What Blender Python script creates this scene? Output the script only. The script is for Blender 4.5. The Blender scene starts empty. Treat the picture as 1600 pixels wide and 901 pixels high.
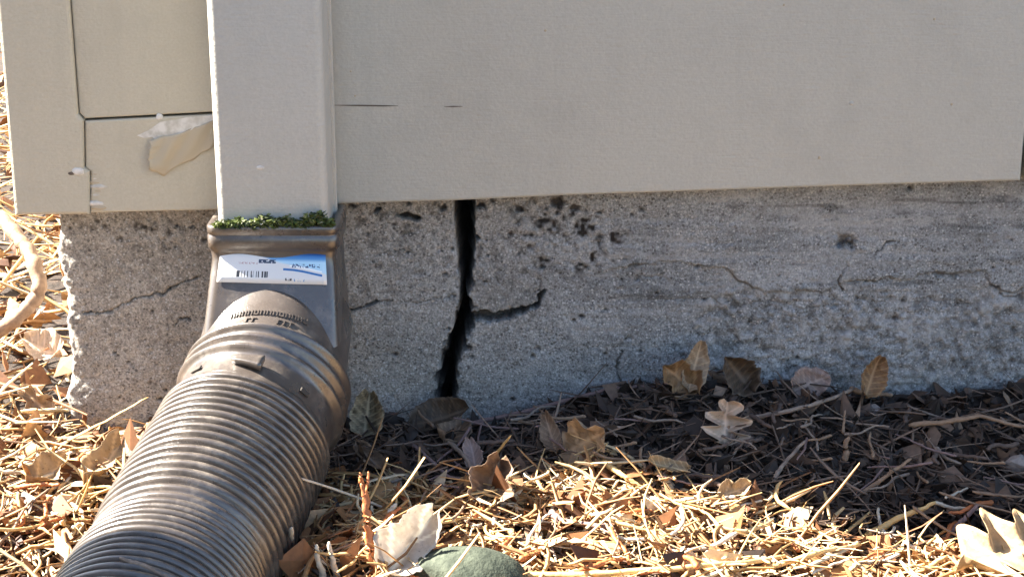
import bpy, bmesh, math, random
import numpy as np
from mathutils import Vector, Matrix

# ------------------------------------------------------------------ camera
scene = bpy.context.scene
COL = scene.collection
CAM_D, CAM_Z, PITCH, FPX = 1.1, 0.431, math.radians(17), 2600.0
cam_data = bpy.data.cameras.new('camera')
cam = bpy.data.objects.new('camera', cam_data)
COL.objects.link(cam)
cam.location = (0, -CAM_D, CAM_Z)
cam.rotation_euler = (math.radians(90) - PITCH, 0, 0)
cam_data.sensor_width = 36
cam_data.lens = 36 * FPX / 1600
cam_data.clip_start = 0.01
cam_data.clip_end = 500
scene.camera = cam

# ------------------------------------------------------------------ world, sun, exposure
SUN_EL = math.radians(40)
SUN_BEHIND = math.radians(12)            # how far the sun stands behind the plane of the wall
to_sun = Vector((-math.cos(SUN_BEHIND) * math.cos(SUN_EL), math.sin(SUN_BEHIND) * math.cos(SUN_EL), math.sin(SUN_EL)))
world = bpy.data.worlds.new('World')
scene.world = world
world.use_nodes = True
wn = world.node_tree
for n in list(wn.nodes):
    wn.nodes.remove(n)
wo = wn.nodes.new('ShaderNodeOutputWorld')
wb = wn.nodes.new('ShaderNodeBackground')
sky = wn.nodes.new('ShaderNodeTexSky')
sky.sky_type = 'NISHITA'
sky.sun_disc = False
sky.sun_elevation = SUN_EL
sky.sun_rotation = math.atan2(to_sun.x, to_sun.y)
sky.air_density = 1.0
sky.dust_density = 1.0
sky.ozone_density = 1.0
wb.inputs['Strength'].default_value = 0.05
wn.links.new(sky.outputs[0], wb.inputs[0])
wn.links.new(wb.outputs[0], wo.inputs[0])
sun_data = bpy.data.lights.new('sun', 'SUN')
sun_data.energy = 5.0
sun_data.angle = math.radians(0.5)
sun_data.color = (1.0, 0.93, 0.82)
sun = bpy.data.objects.new('sun', sun_data)
COL.objects.link(sun)
sun.rotation_euler = to_sun.to_track_quat('Z', 'Y').to_euler()
scene.view_settings.view_transform = 'Standard'
scene.view_settings.look = 'None'
scene.view_settings.exposure = 3.15
scene.view_settings.gamma = 1.0
scene.view_settings.use_curve_mapping = False
scene.cycles.max_bounces = 8
scene.cycles.diffuse_bounces = 5

# ------------------------------------------------------------------ measuring: photograph pixels to points of the place
CC = np.array([0, -CAM_D, CAM_Z])
CF = np.array([0, math.cos(PITCH), -math.sin(PITCH)])
CU = np.array([0, math.sin(PITCH), math.cos(PITCH)])
def ray(u, v):
    return np.array([1.0, 0, 0]) * (u - 800) / FPX + CF - CU * (v - 450.5) / FPX
def P(u, v, y):
    d = ray(u, v)
    return CC + d * (y - CC[1]) / d[1]
def proj(x, y, z):
    ry, rz = y - CC[1], z - CC[2]
    w = ry * CF[1] + rz * CF[2]
    return 800 + FPX * x / w, 450.5 - FPX * (ry * CU[1] + rz * CU[2]) / w

# ------------------------------------------------------------------ noise
LATTICE = {}
def vnoise(x, y, scale, seed):
    if seed not in LATTICE:
        LATTICE[seed] = np.random.default_rng(seed).random((256, 256))
    r = LATTICE[seed]
    X, Y = np.asarray(x) / scale + 1000.0, np.asarray(y) / scale + 1000.0
    xi, yi = np.floor(X).astype(int), np.floor(Y).astype(int)
    fx, fy = X - xi, Y - yi
    fx, fy = fx * fx * (3 - 2 * fx), fy * fy * (3 - 2 * fy)
    a, b = r[xi % 256, yi % 256], r[(xi + 1) % 256, yi % 256]
    c, d = r[xi % 256, (yi + 1) % 256], r[(xi + 1) % 256, (yi + 1) % 256]
    return ((a * (1 - fx) + b * fx) * (1 - fy) + (c * (1 - fx) + d * fx) * fy) * 2 - 1
def fbm(x, y, scale, seed, octv=4, gain=0.5):
    s, a = 0, 1.0
    for i in range(octv):
        s = s + a * vnoise(x, y, scale / 2 ** i, seed + i * 17)
        a *= gain
    return s
def sstep(a, b, x):
    t = np.clip((x - a) / (b - a), 0, 1)
    return t * t * (3 - 2 * t)
def poly_dist(u, v, pts):
    """distance to a polyline and the parameter along it"""
    best = np.full(u.shape, 1e9)
    par = np.zeros(u.shape)
    n = len(pts) - 1
    for i in range(n):
        (ax, ay), (bx, by) = pts[i], pts[i + 1]
        dx, dy = bx - ax, by - ay
        t = np.clip(((u - ax) * dx + (v - ay) * dy) / (dx * dx + dy * dy), 0, 1)
        d = np.hypot(u - ax - t * dx, v - ay - t * dy)
        m = d < best
        best = np.where(m, d, best)
        par = np.where(m, (i + t) / n, par)
    return best, par

# ------------------------------------------------------------------ object helpers
def link(name, me, mat=None, parent=None):
    o = bpy.data.objects.new(name, me)
    COL.objects.link(o)
    if mat:
        me.materials.append(mat)
    if parent:
        o.parent = parent
    return o
def tag(o, label=None, cat=None, group=None, kind=None):
    if label: o['label'] = label
    if cat: o['category'] = cat
    if group: o['group'] = group
    if kind: o['kind'] = kind
    return o
def empty(name, loc, label, cat, group=None):
    o = bpy.data.objects.new(name, None)
    o.empty_display_size = 0.02
    COL.objects.link(o)
    o.location = loc
    bpy.context.view_layer.update()
    return tag(o, label, cat, group)
def mesh_np(name, V, Fq, smooth=True):
    """fast mesh from numpy vertices and faces of one size"""
    V = np.asarray(V, dtype=np.float32).reshape(-1, 3)
    Fq = np.asarray(Fq, dtype=np.int32)
    k = Fq.shape[1]
    me = bpy.data.meshes.new(name)
    me.vertices.add(len(V))
    me.vertices.foreach_set('co', V.ravel())
    me.loops.add(Fq.size)
    me.loops.foreach_set('vertex_index', Fq.ravel())
    me.polygons.add(len(Fq))
    me.polygons.foreach_set('loop_start', np.arange(len(Fq), dtype=np.int32) * k)
    me.polygons.foreach_set('loop_total', np.full(len(Fq), k, dtype=np.int32))
    me.polygons.foreach_set('use_smooth', np.full(len(Fq), smooth, dtype=bool))
    me.update(calc_edges=True)
    return me
def grid_faces(nr, nc, flip=False):
    i = np.arange(nr - 1)[:, None] * nc + np.arange(nc - 1)[None, :]
    f = np.stack([i, i + 1, i + nc + 1, i + nc], -1).reshape(-1, 4)
    return f[:, ::-1] if flip else f
def attr(me, name, vals):
    a = me.attributes.new(name, 'FLOAT', 'POINT')
    a.data.foreach_set('value', np.asarray(vals, dtype=np.float32).ravel())
def rel(o, parent):
    """keep world coordinates in the mesh while parenting to an Empty at the base"""
    o.parent = parent
    if parent.type == 'EMPTY':
        o.matrix_parent_inverse = Matrix.Translation(parent.location).inverted()
    return o
def prism(name, pts, y0, y1, mat, bevel=0.0012, seg=2):
    """board: polygon of world (x, z) points, front face at y0, back at y1"""
    bm = bmesh.new()
    fr = [bm.verts.new((x, y0, z)) for x, z in pts]
    bk = [bm.verts.new((x, y1, z)) for x, z in pts]
    n = len(pts)
    bm.faces.new(fr)
    bm.faces.new(bk[::-1])
    for i in range(n):
        bm.faces.new((fr[i], bk[i], bk[(i + 1) % n], fr[(i + 1) % n]))
    bmesh.ops.recalc_face_normals(bm, faces=bm.faces)
    if bevel:
        es = [e for e in bm.edges if all(v in set(fr) for v in e.verts)]
        bmesh.ops.bevel(bm, geom=es, offset=bevel, segments=seg, profile=0.5, affect='EDGES')
    me = bpy.data.meshes.new(name)
    bm.to_mesh(me)
    bm.free()
    return link(name, me, mat)

# ------------------------------------------------------------------ materials
def mat_new(name):
    m = bpy.data.materials.new(name)
    m.use_nodes = True
    nt = m.node_tree
    b = nt.nodes['Principled BSDF']
    return m, nt, b
def N(nt, t, **kw):
    n = nt.nodes.new(t)
    for k, v in kw.items():
        if k in n.inputs:
            n.inputs[k].default_value = v
        else:
            setattr(n, k, v)
    return n
def ramp(nt, fac, stops, interp='LINEAR'):
    r = nt.nodes.new('ShaderNodeValToRGB')
    r.color_ramp.interpolation = interp
    e = r.color_ramp.elements
    while len(e) < len(stops):
        e.new(0.5)
    for el, (p, c) in zip(e, stops):
        el.position = p
        el.color = (*c, 1) if len(c) == 3 else c
    nt.links.new(fac, r.inputs[0])
    return r.outputs[0]
def mix(nt, fac, a, b, mode='MIX'):
    m = nt.nodes.new('ShaderNodeMix')
    m.data_type = 'RGBA'
    m.blend_type = mode
    for s, v in ((m.inputs[0], fac), (m.inputs[6], a), (m.inputs[7], b)):
        if hasattr(v, 'is_output'):
            nt.links.new(v, s)
        elif isinstance(v, (int, float)):
            s.default_value = v
        else:
            s.default_value = (*v, 1)
    return m.outputs[2]
def math_n(nt, op, a, b=None):
    m = nt.nodes.new('ShaderNodeMath')
    m.operation = op
    for s, v in ((m.inputs[0], a), (m.inputs[1], b)):
        if v is None: continue
        if hasattr(v, 'is_output'): nt.links.new(v, s)
        else: s.default_value = v
    return m.outputs[0]
def coords(nt, scale=(1, 1, 1)):
    g = nt.nodes.new('ShaderNodeNewGeometry')
    mp = nt.nodes.new('ShaderNodeMapping')
    mp.inputs['Scale'].default_value = scale
    nt.links.new(g.outputs['Position'], mp.inputs[0])
    return mp.outputs[0]
def noise(nt, vec, scale, detail=4, rough=0.55):
    n = N(nt, 'ShaderNodeTexNoise', Scale=scale, Detail=detail, Roughness=rough)
    nt.links.new(vec, n.inputs['Vector'])
    return n.outputs['Fac']
def bump(nt, b, h, strength, dist):
    n = N(nt, 'ShaderNodeBump', Strength=strength, Distance=dist)
    nt.links.new(h, n.inputs['Height'])
    nt.links.new(n.outputs[0], b.inputs['Normal'])

def paint_material(name, base, dirt_shade, rough=0.55, specks=0.6):
    m, nt, b = mat_new(name)
    c = coords(nt)
    big = noise(nt, c, 6, 4)
    col = ramp(nt, big, [(0.3, tuple(x * 0.95 for x in base)), (0.7, tuple(min(x * 1.03, 1) for x in base))])
    fine = noise(nt, c, 560, 4, 0.7)
    col = mix(nt, 0.3, col, ramp(nt, fine, [(0.3, tuple(x * 0.76 for x in base)), (0.7, tuple(min(1, x * 1.16) for x in base))]))
    # grime that has settled in irregular patches
    g = noise(nt, c, 26, 6, 0.65)
    col = mix(nt, ramp(nt, g, [(0.52, (0, 0, 0)), (0.78, (0.5, 0.5, 0.5))]), col, tuple(x * 0.80 for x in base))
    sk = noise(nt, coords(nt, (1, 1, 0.06)), 45, 5, 0.6)
    col = mix(nt, ramp(nt, sk, [(0.55, (0, 0, 0)), (0.8, (0.45, 0.45, 0.45))]), col, tuple(x * 0.82 for x in base))
    vo = N(nt, 'ShaderNodeTexVoronoi', Scale=34.0, Randomness=1.0)
    nt.links.new(c, vo.inputs['Vector'])
    sz = math_n(nt, 'MULTIPLY', N_sep(nt, vo.outputs['Color'], 0), 0.075)
    keep = math_n(nt, 'GREATER_THAN', N_sep(nt, vo.outputs['Color'], 1), 0.66)
    dot = math_n(nt, 'MULTIPLY', math_n(nt, 'LESS_THAN', vo.outputs['Distance'], sz), keep)
    col = mix(nt, math_n(nt, 'MULTIPLY', dot, specks), col, dirt_shade)
    nt.links.new(col, b.inputs['Base Color'])
    b.inputs['Roughness'].default_value = rough
    st = coords(nt, (1, 1, 14))
    h = math_n(nt, 'ADD', math_n(nt, 'MULTIPLY', noise(nt, st, 60, 4), 0.6), noise(nt, c, 320, 3))
    bump(nt, b, h, 0.4, 0.0012)
    return m
def N_sep(nt, colr, i):
    s = nt.nodes.new('ShaderNodeSeparateColor')
    nt.links.new(colr, s.inputs[0])
    return s.outputs[i]

M = {}
M['paint'] = paint_material('beige_paint', (0.41, 0.40, 0.355), (0.19, 0.165, 0.135))
M['paint_left'] = paint_material('tan_left_paint', (0.435, 0.398, 0.318), (0.19, 0.16, 0.12))  # warmer tone for the boards left of the downspout
M['paint_metal'] = paint_material('downspout_paint', (0.43, 0.412, 0.37), (0.17, 0.14, 0.11), 0.42, 0.35)

m, nt, b = mat_new('primer'); M['primer'] = m
nt.links.new(ramp(nt, noise(nt, coords(nt), 160, 4), [(0.35, (0.42, 0.40, 0.36)), (0.6, (0.60, 0.58, 0.55))]), b.inputs['Base Color'])
b.inputs['Roughness'].default_value = 0.8
m, nt, b = mat_new('paint_flake'); M['flake'] = m
b.inputs['Base Color'].default_value = (0.385, 0.325, 0.235, 1)
b.inputs['Roughness'].default_value = 0.5

m, nt, b = mat_new('dark_core'); M['core'] = m
b.inputs['Base Color'].default_value = (0.05, 0.042, 0.035, 1)
b.inputs['Roughness'].default_value = 0.9

def concrete_material():
    m, nt, b = mat_new('old_concrete')
    c = coords(nt)
    base = ramp(nt, noise(nt, c, 14, 6, 0.6), [(0.3, (0.26, 0.235, 0.20)), (0.5, (0.365, 0.335, 0.297)), (0.72, (0.45, 0.425, 0.39))])
    cool = ramp(nt, noise(nt, c, 17, 6, 0.6), [(0.3, (0.19, 0.197, 0.20)), (0.5, (0.275, 0.287, 0.295)), (0.72, (0.37, 0.385, 0.395))])
    sx = nt.nodes.new('ShaderNodeSeparateXYZ'); nt.links.new(c, sx.inputs[0])
    side = nt.nodes.new('ShaderNodeMapRange')
    side.inputs[1].default_value = -0.12; side.inputs[2].default_value = 0.12
    nt.links.new(math_n(nt, 'ADD', sx.outputs[0], math_n(nt, 'MULTIPLY', noise(nt, c, 22, 4), 0.08)), side.inputs[0])
    col = mix(nt, side.outputs[0], base, cool)  # warm lighter left, cool right: partly bounce light put into the colour
    # sand grain
    gr = noise(nt, c, 650, 3, 0.7)
    col = mix(nt, 0.55, col, ramp(nt, gr, [(0.34, (0.15, 0.15, 0.15)), (0.5, (0.95, 0.95, 0.95)), (0.68, (1.9, 1.9, 1.9))]), 'MULTIPLY')
    md = noise(nt, c, 190, 5, 0.75)
    col = mix(nt, 0.6, col, ramp(nt, md, [(0.33, (0.35, 0.34, 0.33)), (0.45, (0.92, 0.92, 0.92)), (0.58, (1.05, 1.05, 1.05)), (0.70, (1.6, 1.6, 1.6))]), 'MULTIPLY')
    vo = N(nt, 'ShaderNodeTexVoronoi', Scale=300.0); nt.links.new(c, vo.inputs['Vector'])
    chip = math_n(nt, 'MULTIPLY', math_n(nt, 'LESS_THAN', vo.outputs['Distance'], 0.30), math_n(nt, 'GREATER_THAN', N_sep(nt, vo.outputs['Color'], 0), 0.80))
    col = mix(nt, math_n(nt, 'MULTIPLY', chip, 0.7), col, (0.085, 0.075, 0.07))
    chip2 = math_n(nt, 'MULTIPLY', math_n(nt, 'LESS_THAN', vo.outputs['Distance'], 0.28), math_n(nt, 'GREATER_THAN', N_sep(nt, vo.outputs['Color'], 1), 0.86))
    col = mix(nt, math_n(nt, 'MULTIPLY', chip2, 0.6), col, (0.5, 0.5, 0.5))
    vb = N(nt, 'ShaderNodeTexVoronoi', Scale=520.0); nt.links.new(c, vb.inputs['Vector'])
    gsp = noise(nt, c, 30, 4, 0.6)
    fl = math_n(nt, 'MULTIPLY', math_n(nt, 'LESS_THAN', vb.outputs['Distance'], 0.38), math_n(nt, 'GREATER_THAN', math_n(nt, 'ADD', N_sep(nt, vb.outputs['Color'], 2), math_n(nt, 'MULTIPLY', gsp, 0.5)), 1.08))
    col = mix(nt, math_n(nt, 'MULTIPLY', fl, 0.75), col, (0.55, 0.55, 0.55))
    fd = math_n(nt, 'MULTIPLY', math_n(nt, 'LESS_THAN', vb.outputs['Distance'], 0.40), math_n(nt, 'GREATER_THAN', math_n(nt, 'ADD', N_sep(nt, vb.outputs['Color'], 1), math_n(nt, 'MULTIPLY', gsp, -0.5)), 0.62))
    col = mix(nt, math_n(nt, 'MULTIPLY', fd, 0.7), col, (0.07, 0.062, 0.055))
    pa = N(nt, 'ShaderNodeAttribute', attribute_name='pale')
    da = N(nt, 'ShaderNodeAttribute', attribute_name='dirt_shade')
    col = mix(nt, pa.outputs['Fac'], col, (0.45, 0.45, 0.45))
    col = mix(nt, da.outputs['Fac'], col, (0.022, 0.017, 0.014))  # dirt plus painted shade in pits, cracks and low relief
    nt.links.new(col, b.inputs['Base Color'])
    b.inputs['Roughness'].default_value = 0.9
    bump(nt, b, math_n(nt, 'ADD', noise(nt, c, 900, 4, 0.7), math_n(nt, 'MULTIPLY', noise(nt, c, 260, 3), 1.2)), 0.9, 0.0018)
    return m
M['concrete'] = concrete_material()

def plastic_material():
    m, nt, b = mat_new('brown_plastic')
    c = coords(nt)
    col = ramp(nt, noise(nt, c, 40, 6, 0.65), [(0.3, (0.042, 0.034, 0.029)), (0.7, (0.072, 0.058, 0.050))])
    # dried dust film
    col = mix(nt, ramp(nt, noise(nt, c, 55, 8, 0.75), [(0.5, (0, 0, 0)), (0.72, (0.5, 0.5, 0.5))]), col, (0.26, 0.22, 0.18))
    nt.links.new(col, b.inputs['Base Color'])
    nt.links.new(ramp(nt, noise(nt, c, 60, 5), [(0.3, (0.24,) * 3), (0.7, (0.38,) * 3)]), b.inputs['Roughness'])
    b.inputs['Specular IOR Level'].default_value = 1.0
    bump(nt, b, noise(nt, c, 500, 3), 0.12, 0.001)
    return m
M['plastic'] = plastic_material()

def litter_material(name, stops, trans=0.0, rough=0.65, islands=True):
    m, nt, b = mat_new(name)
    g = nt.nodes.new('ShaderNodeNewGeometry')
    col = ramp(nt, g.outputs['Random Per Island'], stops)
    n = noise(nt, coords(nt), 260, 3)
    col = mix(nt, 0.6, col, ramp(nt, n, [(0.3, (0.55, 0.52, 0.5)), (0.7, (1.25, 1.2, 1.15))]), 'MULTIPLY')
    nt.links.new(col, b.inputs['Base Color'])
    b.inputs['Roughness'].default_value = rough
    if trans:
        tr = nt.nodes.new('ShaderNodeBsdfTranslucent')
        nt.links.new(col, tr.inputs[0])
        mx = N(nt, 'ShaderNodeMixShader'); mx.inputs[0].default_value = trans
        nt.links.new(b.outputs[0], mx.inputs[1]); nt.links.new(tr.outputs[0], mx.inputs[2])
        nt.links.new(mx.outputs[0], nt.nodes['Material Output'].inputs[0])
    return m
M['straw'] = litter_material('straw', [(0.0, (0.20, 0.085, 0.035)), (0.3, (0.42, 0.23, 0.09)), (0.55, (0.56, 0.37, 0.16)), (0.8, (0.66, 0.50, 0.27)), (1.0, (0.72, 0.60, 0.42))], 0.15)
M['duff'] = litter_material('dark_duff', [(0.0, (0.012, 0.008, 0.006)), (0.65, (0.035, 0.023, 0.017)), (0.92, (0.09, 0.058, 0.04)), (1.0, (0.22, 0.15, 0.10))])  # tones darkened further to deepen the shade by the wall
M['shade_twig'] = litter_material('shaded_twig', [(0.0, (0.035, 0.022, 0.016)), (0.55, (0.10, 0.065, 0.047)), (0.9, (0.22, 0.15, 0.11)), (1.0, (0.36, 0.26, 0.19))])  # twig tones darkened to carry the shade by the wall
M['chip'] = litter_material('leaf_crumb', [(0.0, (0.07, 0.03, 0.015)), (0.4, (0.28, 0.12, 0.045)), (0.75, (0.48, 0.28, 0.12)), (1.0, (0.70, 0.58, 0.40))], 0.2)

m, nt, b = mat_new('soil'); M['soil'] = m
c = coords(nt)
nt.links.new(ramp(nt, noise(nt, c, 120, 8, 0.7), [(0.3, (0.016, 0.011, 0.008)), (0.55, (0.045, 0.03, 0.021)), (0.8, (0.11, 0.07, 0.045))]), b.inputs['Base Color'])
b.inputs['Roughness'].default_value = 0.95
bump(nt, b, noise(nt, c, 300, 6, 0.7), 0.9, 0.004)

def plain(name, c0, c1, scale=120, rough=0.7, trans=0.0, bmp=0.4, veins=False):
    m, nt, b = mat_new(name)
    tc = nt.nodes.new('ShaderNodeTexCoord')
    col = ramp(nt, noise(nt, tc.outputs['Object'], scale, 6, 0.65), [(0.3, c0), (0.7, c1)])
    if veins:
        va = N(nt, 'ShaderNodeAttribute', attribute_name='vein')
        sp_ = noise(nt, tc.outputs['Object'], 420, 3, 0.7)
        col = mix(nt, ramp(nt, sp_, [(0.60, (0, 0, 0)), (0.72, (0.7, 0.7, 0.7))]), col, tuple(x * 0.35 for x in c0))
        col = mix(nt, va.outputs['Fac'], col, tuple(min(1, x * 1.45) for x in c1))
    nt.links.new(col, b.inputs['Base Color'])
    b.inputs['Roughness'].default_value = rough
    bump(nt, b, noise(nt, tc.outputs['Object'], scale * 3, 4), bmp, 0.001)
    if trans:
        tr = nt.nodes.new('ShaderNodeBsdfTranslucent'); nt.links.new(col, tr.inputs[0])
        mx = N(nt, 'ShaderNodeMixShader'); mx.inputs[0].default_value = trans
        nt.links.new(b.outputs[0], mx.inputs[1]); nt.links.new(tr.outputs[0], mx.inputs[2])
        nt.links.new(mx.outputs[0], nt.nodes['Material Output'].inputs[0])
    return m

# ------------------------------------------------------------------ ground
contour = [(-200, 668), (100, 668), (230, 664), (420, 660), (530, 656), (640, 655), (720, 657), (800, 645), (860, 632), (960, 608), (1040, 600), (1200, 603), (1330, 612), (1420, 606), (1600, 606), (1900, 606)]
cx = np.array([P(u, v, 0.0)[0] for u, v in contour])
cz = np.array([P(u, v, 0.0)[2] for u, v in contour])
MOUNDS = [(-0.085, -0.235, 0.055, 0.022), (0.10, -0.20, 0.12, 0.010), (-0.30, -0.17, 0.07, 0.010), (0.26, -0.145, 0.06, -0.014)]
def hgt(x, y):
    x, y = np.asarray(x, float), np.asarray(y, float)
    d = np.maximum(-y, 0)
    z = np.interp(x, cx, cz) * np.exp(-(d / 0.10) ** 2) * np.exp(-np.maximum(y, 0) / 0.3)
    z = z - 0.085 * np.minimum(d, 0.6) - 0.003
    for mx_, my_, s, a in MOUNDS:
        z = z + a * np.exp(-((x - mx_) ** 2 + (y - my_) ** 2) / (s * s))
    z = z + 0.006 * vnoise(x, y, 0.09, 5) + 0.003 * vnoise(x, y, 0.03, 6) + 0.0018 * vnoise(x, y, 0.011, 7)
    far = np.maximum(np.hypot(x, y) - 0.8, 0)
    z = z + 0.05 * np.minimum(far, 3) * vnoise(x, y, 1.3, 8) * 0.5
    return z
def spaced(lo, a, b_, hi, fine):
    mid = np.arange(a, b_, fine)
    t = np.linspace(0, 1, 34)[1:]
    up = b_ + (hi - b_) * t ** 4 + t * 0.4
    dn = a - (a - lo) * t ** 4 - t * 0.4
    return np.concatenate([dn[::-1], mid, up])
gx = spaced(-60, -0.6, 0.6, 60, 0.006)
gy = spaced(-60, -0.6, 0.3, 60, 0.006)
GX, GY = np.meshgrid(gx, gy)
me = mesh_np('ground', np.stack([GX, GY, hgt(GX, GY)], -1), grid_faces(len(gy), len(gx)))
tag(link('ground', me, M['soil']), kind='structure')
def G(u, v, lift=0.0):
    """where the sight line through a pixel meets the ground (raised by lift)"""
    d = ray(u, v)
    t = 0.5
    for _ in range(60):
        q = CC + d * t
        gap = q[2] - (float(hgt(q[0], q[1])) + lift)
        t += gap / -d[2] * 0.8
    q = CC + d * t
    return q

# ------------------------------------------------------------------ house: foundation, siding
X0 = P(100, 400, 0)[0]
house = empty('house', (X0, 0.0, 0.0), 'beige painted house corner with siding over a cracked concrete foundation', 'house')

def foundation():
    fx = np.concatenate([np.arange(0, 0.70, 0.00085), 0.70 + 1.6 * np.linspace(0, 1, 60)[1:] ** 1.6])
    fz = np.arange(-0.05, 0.186, 0.00085)
    FX, FZ = np.meshgrid(fx, fz)
    jag = 0.0035 * vnoise(FZ, FZ * 0, 0.02, 31) + 0.0012 * vnoise(FZ, FZ * 0, 0.006, 32) + 0.0005 * vnoise(FZ, FZ * 0, 0.0025, 33)
    lean = (0.1452 - FZ) * -0.02
    x = X0 + FX + (jag + lean) * np.exp(-FX / 0.02)
    z = FZ
    u, v = proj(x, 0 * x, z)
    # jagged lookup coordinates so that cracks wander
    ju = u + 4.5 * vnoise(x, z, 0.006, 41) + 2.2 * vnoise(x, z, 0.0022, 42)
    jv = v + 4.0 * vnoise(x, z, 0.006, 43) + 2.2 * vnoise(x, z, 0.0022, 44)
    right = sstep(835, 880, u + 10 * vnoise(x, z, 0.02, 45))
    d = 0.0014 * vnoise(x, z, 0.07, 50) + 0.0005 * fbm(x, z, 0.014, 51, 4)
    d = d + 0.00022 * fbm(x, z, 0.0035, 56, 2)
    # board marks of the formwork
    d = d + right * (0.00045 * vnoise(x * 0.06, z, 0.004, 60) + 0.00025 * vnoise(x * 0.09, z, 0.0018, 61))
    # rough, broken surface
    pa = np.exp(-(((u - 900) / 85) ** 2 + ((v - 370) / 60) ** 2) ** 2)
    pb = sstep(1030, 1120, u) * sstep(425, 470, v + 14 * vnoise(x, z, 0.03, 62)) * (1 - 0.35 * sstep(560, 620, v))
    pc = sstep(560, 300, v) * (1 - right) * 0.35 * (u > 500) + 0.15 * (1 - right)
    pd = np.exp(-(((u - 250) / 90) ** 2 + ((v - 365) / 22) ** 2))
    rough = np.clip(pa + pb + pc + pd * 0.8, 0, 1.2)
    rn = vnoise(x, z, 0.0046, 70) + 0.6 * vnoise(x, z, 0.0022, 71)
    d = d + rough * (0.0013 * rn + 0.0012 * (0.35 - np.abs(vnoise(x, z, 0.007, 72))) )
    pale = np.clip(rough, 0, 1) * np.clip(rn, 0, 1) * 0.42 + 0.30 * right * sstep(0.0, 0.8, vnoise(x * .4, z, 0.022, 94) + 0.6 * vnoise(x * .5, z, 0.006, 99))  # raised relief lightened in colour, as if catching light
    dirt_shade = np.clip(pa * 1.2 + pd * .7 + pb * .35 + pc * .8, 0, 1) * np.clip(-rn - 0.2, 0, 1) * 1.5  # low relief darkened in colour to imitate shade under flat light
    # spalled layer on the right, proud above its broken lower edge
    ledge = [(860, 460), (900, 440), (980, 414), (1050, 410), (1130, 417), (1175, 452), (1285, 456), (1320, 440), (1400, 434), (1480, 428), (1540, 424), (1556, 455), (1640, 452), (1900, 450)]
    lv = np.interp(ju, [p[0] for p in ledge], [p[1] for p in ledge])
    d = d + right * 0.0018 * (1 - sstep(-2.5, 2.5, jv - lv)) * sstep(900, 1000, u)
    def hair(pts, w, depth, dk=0.8):
        nonlocal d, dirt_shade
        dist, _ = poly_dist(ju, jv, pts)
        wv = w * (0.62 + 0.45 * vnoise(x, z, 0.007, 47))
        k = (1 - sstep(wv * 0.3, wv, dist)) * np.clip(0.75 + 0.9 * vnoise(x, z, 0.016, 48), 0, 1)
        d = d - depth * k
        dirt_shade = np.maximum(dirt_shade, dk * k)
    hair(ledge[2:], 3.6, 0.0022, 0.5)
    hair([(1180, 470), (1260, 478), (1340, 470), (1440, 466), (1520, 474)], 2.6, 0.0015, .3)
    hair([(1000, 430), (1060, 440), (1110, 436)], 2.6, 0.0015, .35)
    hair([(1040, 470), (1100, 462), (1160, 480)], 2.4, 0.0015, .3)
    hair([(128, 490), (180, 484), (205, 466), (255, 458), (285, 440), (312, 428)], 3.2, 0.003, .55)
    hair([(545, 486), (570, 478), (592, 470), (612, 474)], 4.2, 0.004)
    hair([(612, 474), (660, 470), (712, 462)], 2.2, 0.002, .4)
    hair([(968, 545), (964, 575), (970, 602)], 3.0, 0.003)
    hair([(845, 320), (848, 400), (842, 455)], 2.4, 0.0012, .3)
    hair([(1370, 392), (1385, 378), (1400, 376), (1418, 382)], 2.6, 0.002)
    hair([(1322, 412), (1310, 440), (1318, 452)], 4.5, 0.004)
    hair([(1548, 430), (1552, 450), (1565, 462), (1600, 460)], 3.5, 0.003)
    hair([(250, 505), (268, 515), (282, 500), (300, 498)], 3.0, 0.003)
    hair([(600, 395), (640, 390), (655, 405)], 3.0, 0.002, .5)
    hair([(740, 440), (765, 436), (795, 446)], 2.6, 0.002, .5)
    # branch crack that tapers away to the right of the main crack
    dist, t = poly_dist(ju, jv, [(735, 496), (775, 494), (812, 488), (836, 478), (850, 456)])
    w = 9.5 - 6 * t
    k = 1 - sstep(w * 0.55, w, dist)
    d = d - 0.011 * k
    dirt_shade = np.maximum(dirt_shade, 0.85 * k)
    # the wide main crack
    lv_ = [300, 318, 380, 455, 500, 560, 592, 640, 700, 760]
    le = np.interp(jv, lv_, [706, 708, 712, 719, 709, 690, 681, 680, 690, 690])
    re = np.interp(jv, lv_, [742, 741, 743, 736, 741, 722, 716, 713, 722, 722])
    low = sstep(430, 520, v)
    ragged = 5.0 * vnoise(x, z, 0.0045, 46) + 5 * np.abs(vnoise(x, z, 0.0026, 49)) - 2.2
    inside = np.minimum(u + (ju - u) * 0.3 + ragged * (0.25 + 0.75 * low) - le, re - u + (u - ju) * 0.6 + 0.9 * ragged)
    k = sstep(-1.0, 1.2, inside)
    # far wall of the crack slopes a little on its right side
    shelf = sstep(1, 13, inside) * 0.70 + 0.30 + 0.10 * vnoise(x, z, 0.005, 92) + 0.07 * vnoise(x, z, 0.002, 93)
    d = d - 0.065 * k * shelf
    dirt_shade = np.maximum(dirt_shade, sstep(0.1, 0.9, k) * (0.55 + 0.45 * sstep(0, 9, inside)))  # crack interior coloured near black to deepen its shade
    # lip along the left edge of the crack
    lip = np.exp(-((u - le + 3) / 2.0) ** 2) * (v > 330) * (v < 520)
    pale = np.maximum(pale, 0.45 * lip)
    # pits
    rg = np.random.default_rng(9)
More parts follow.
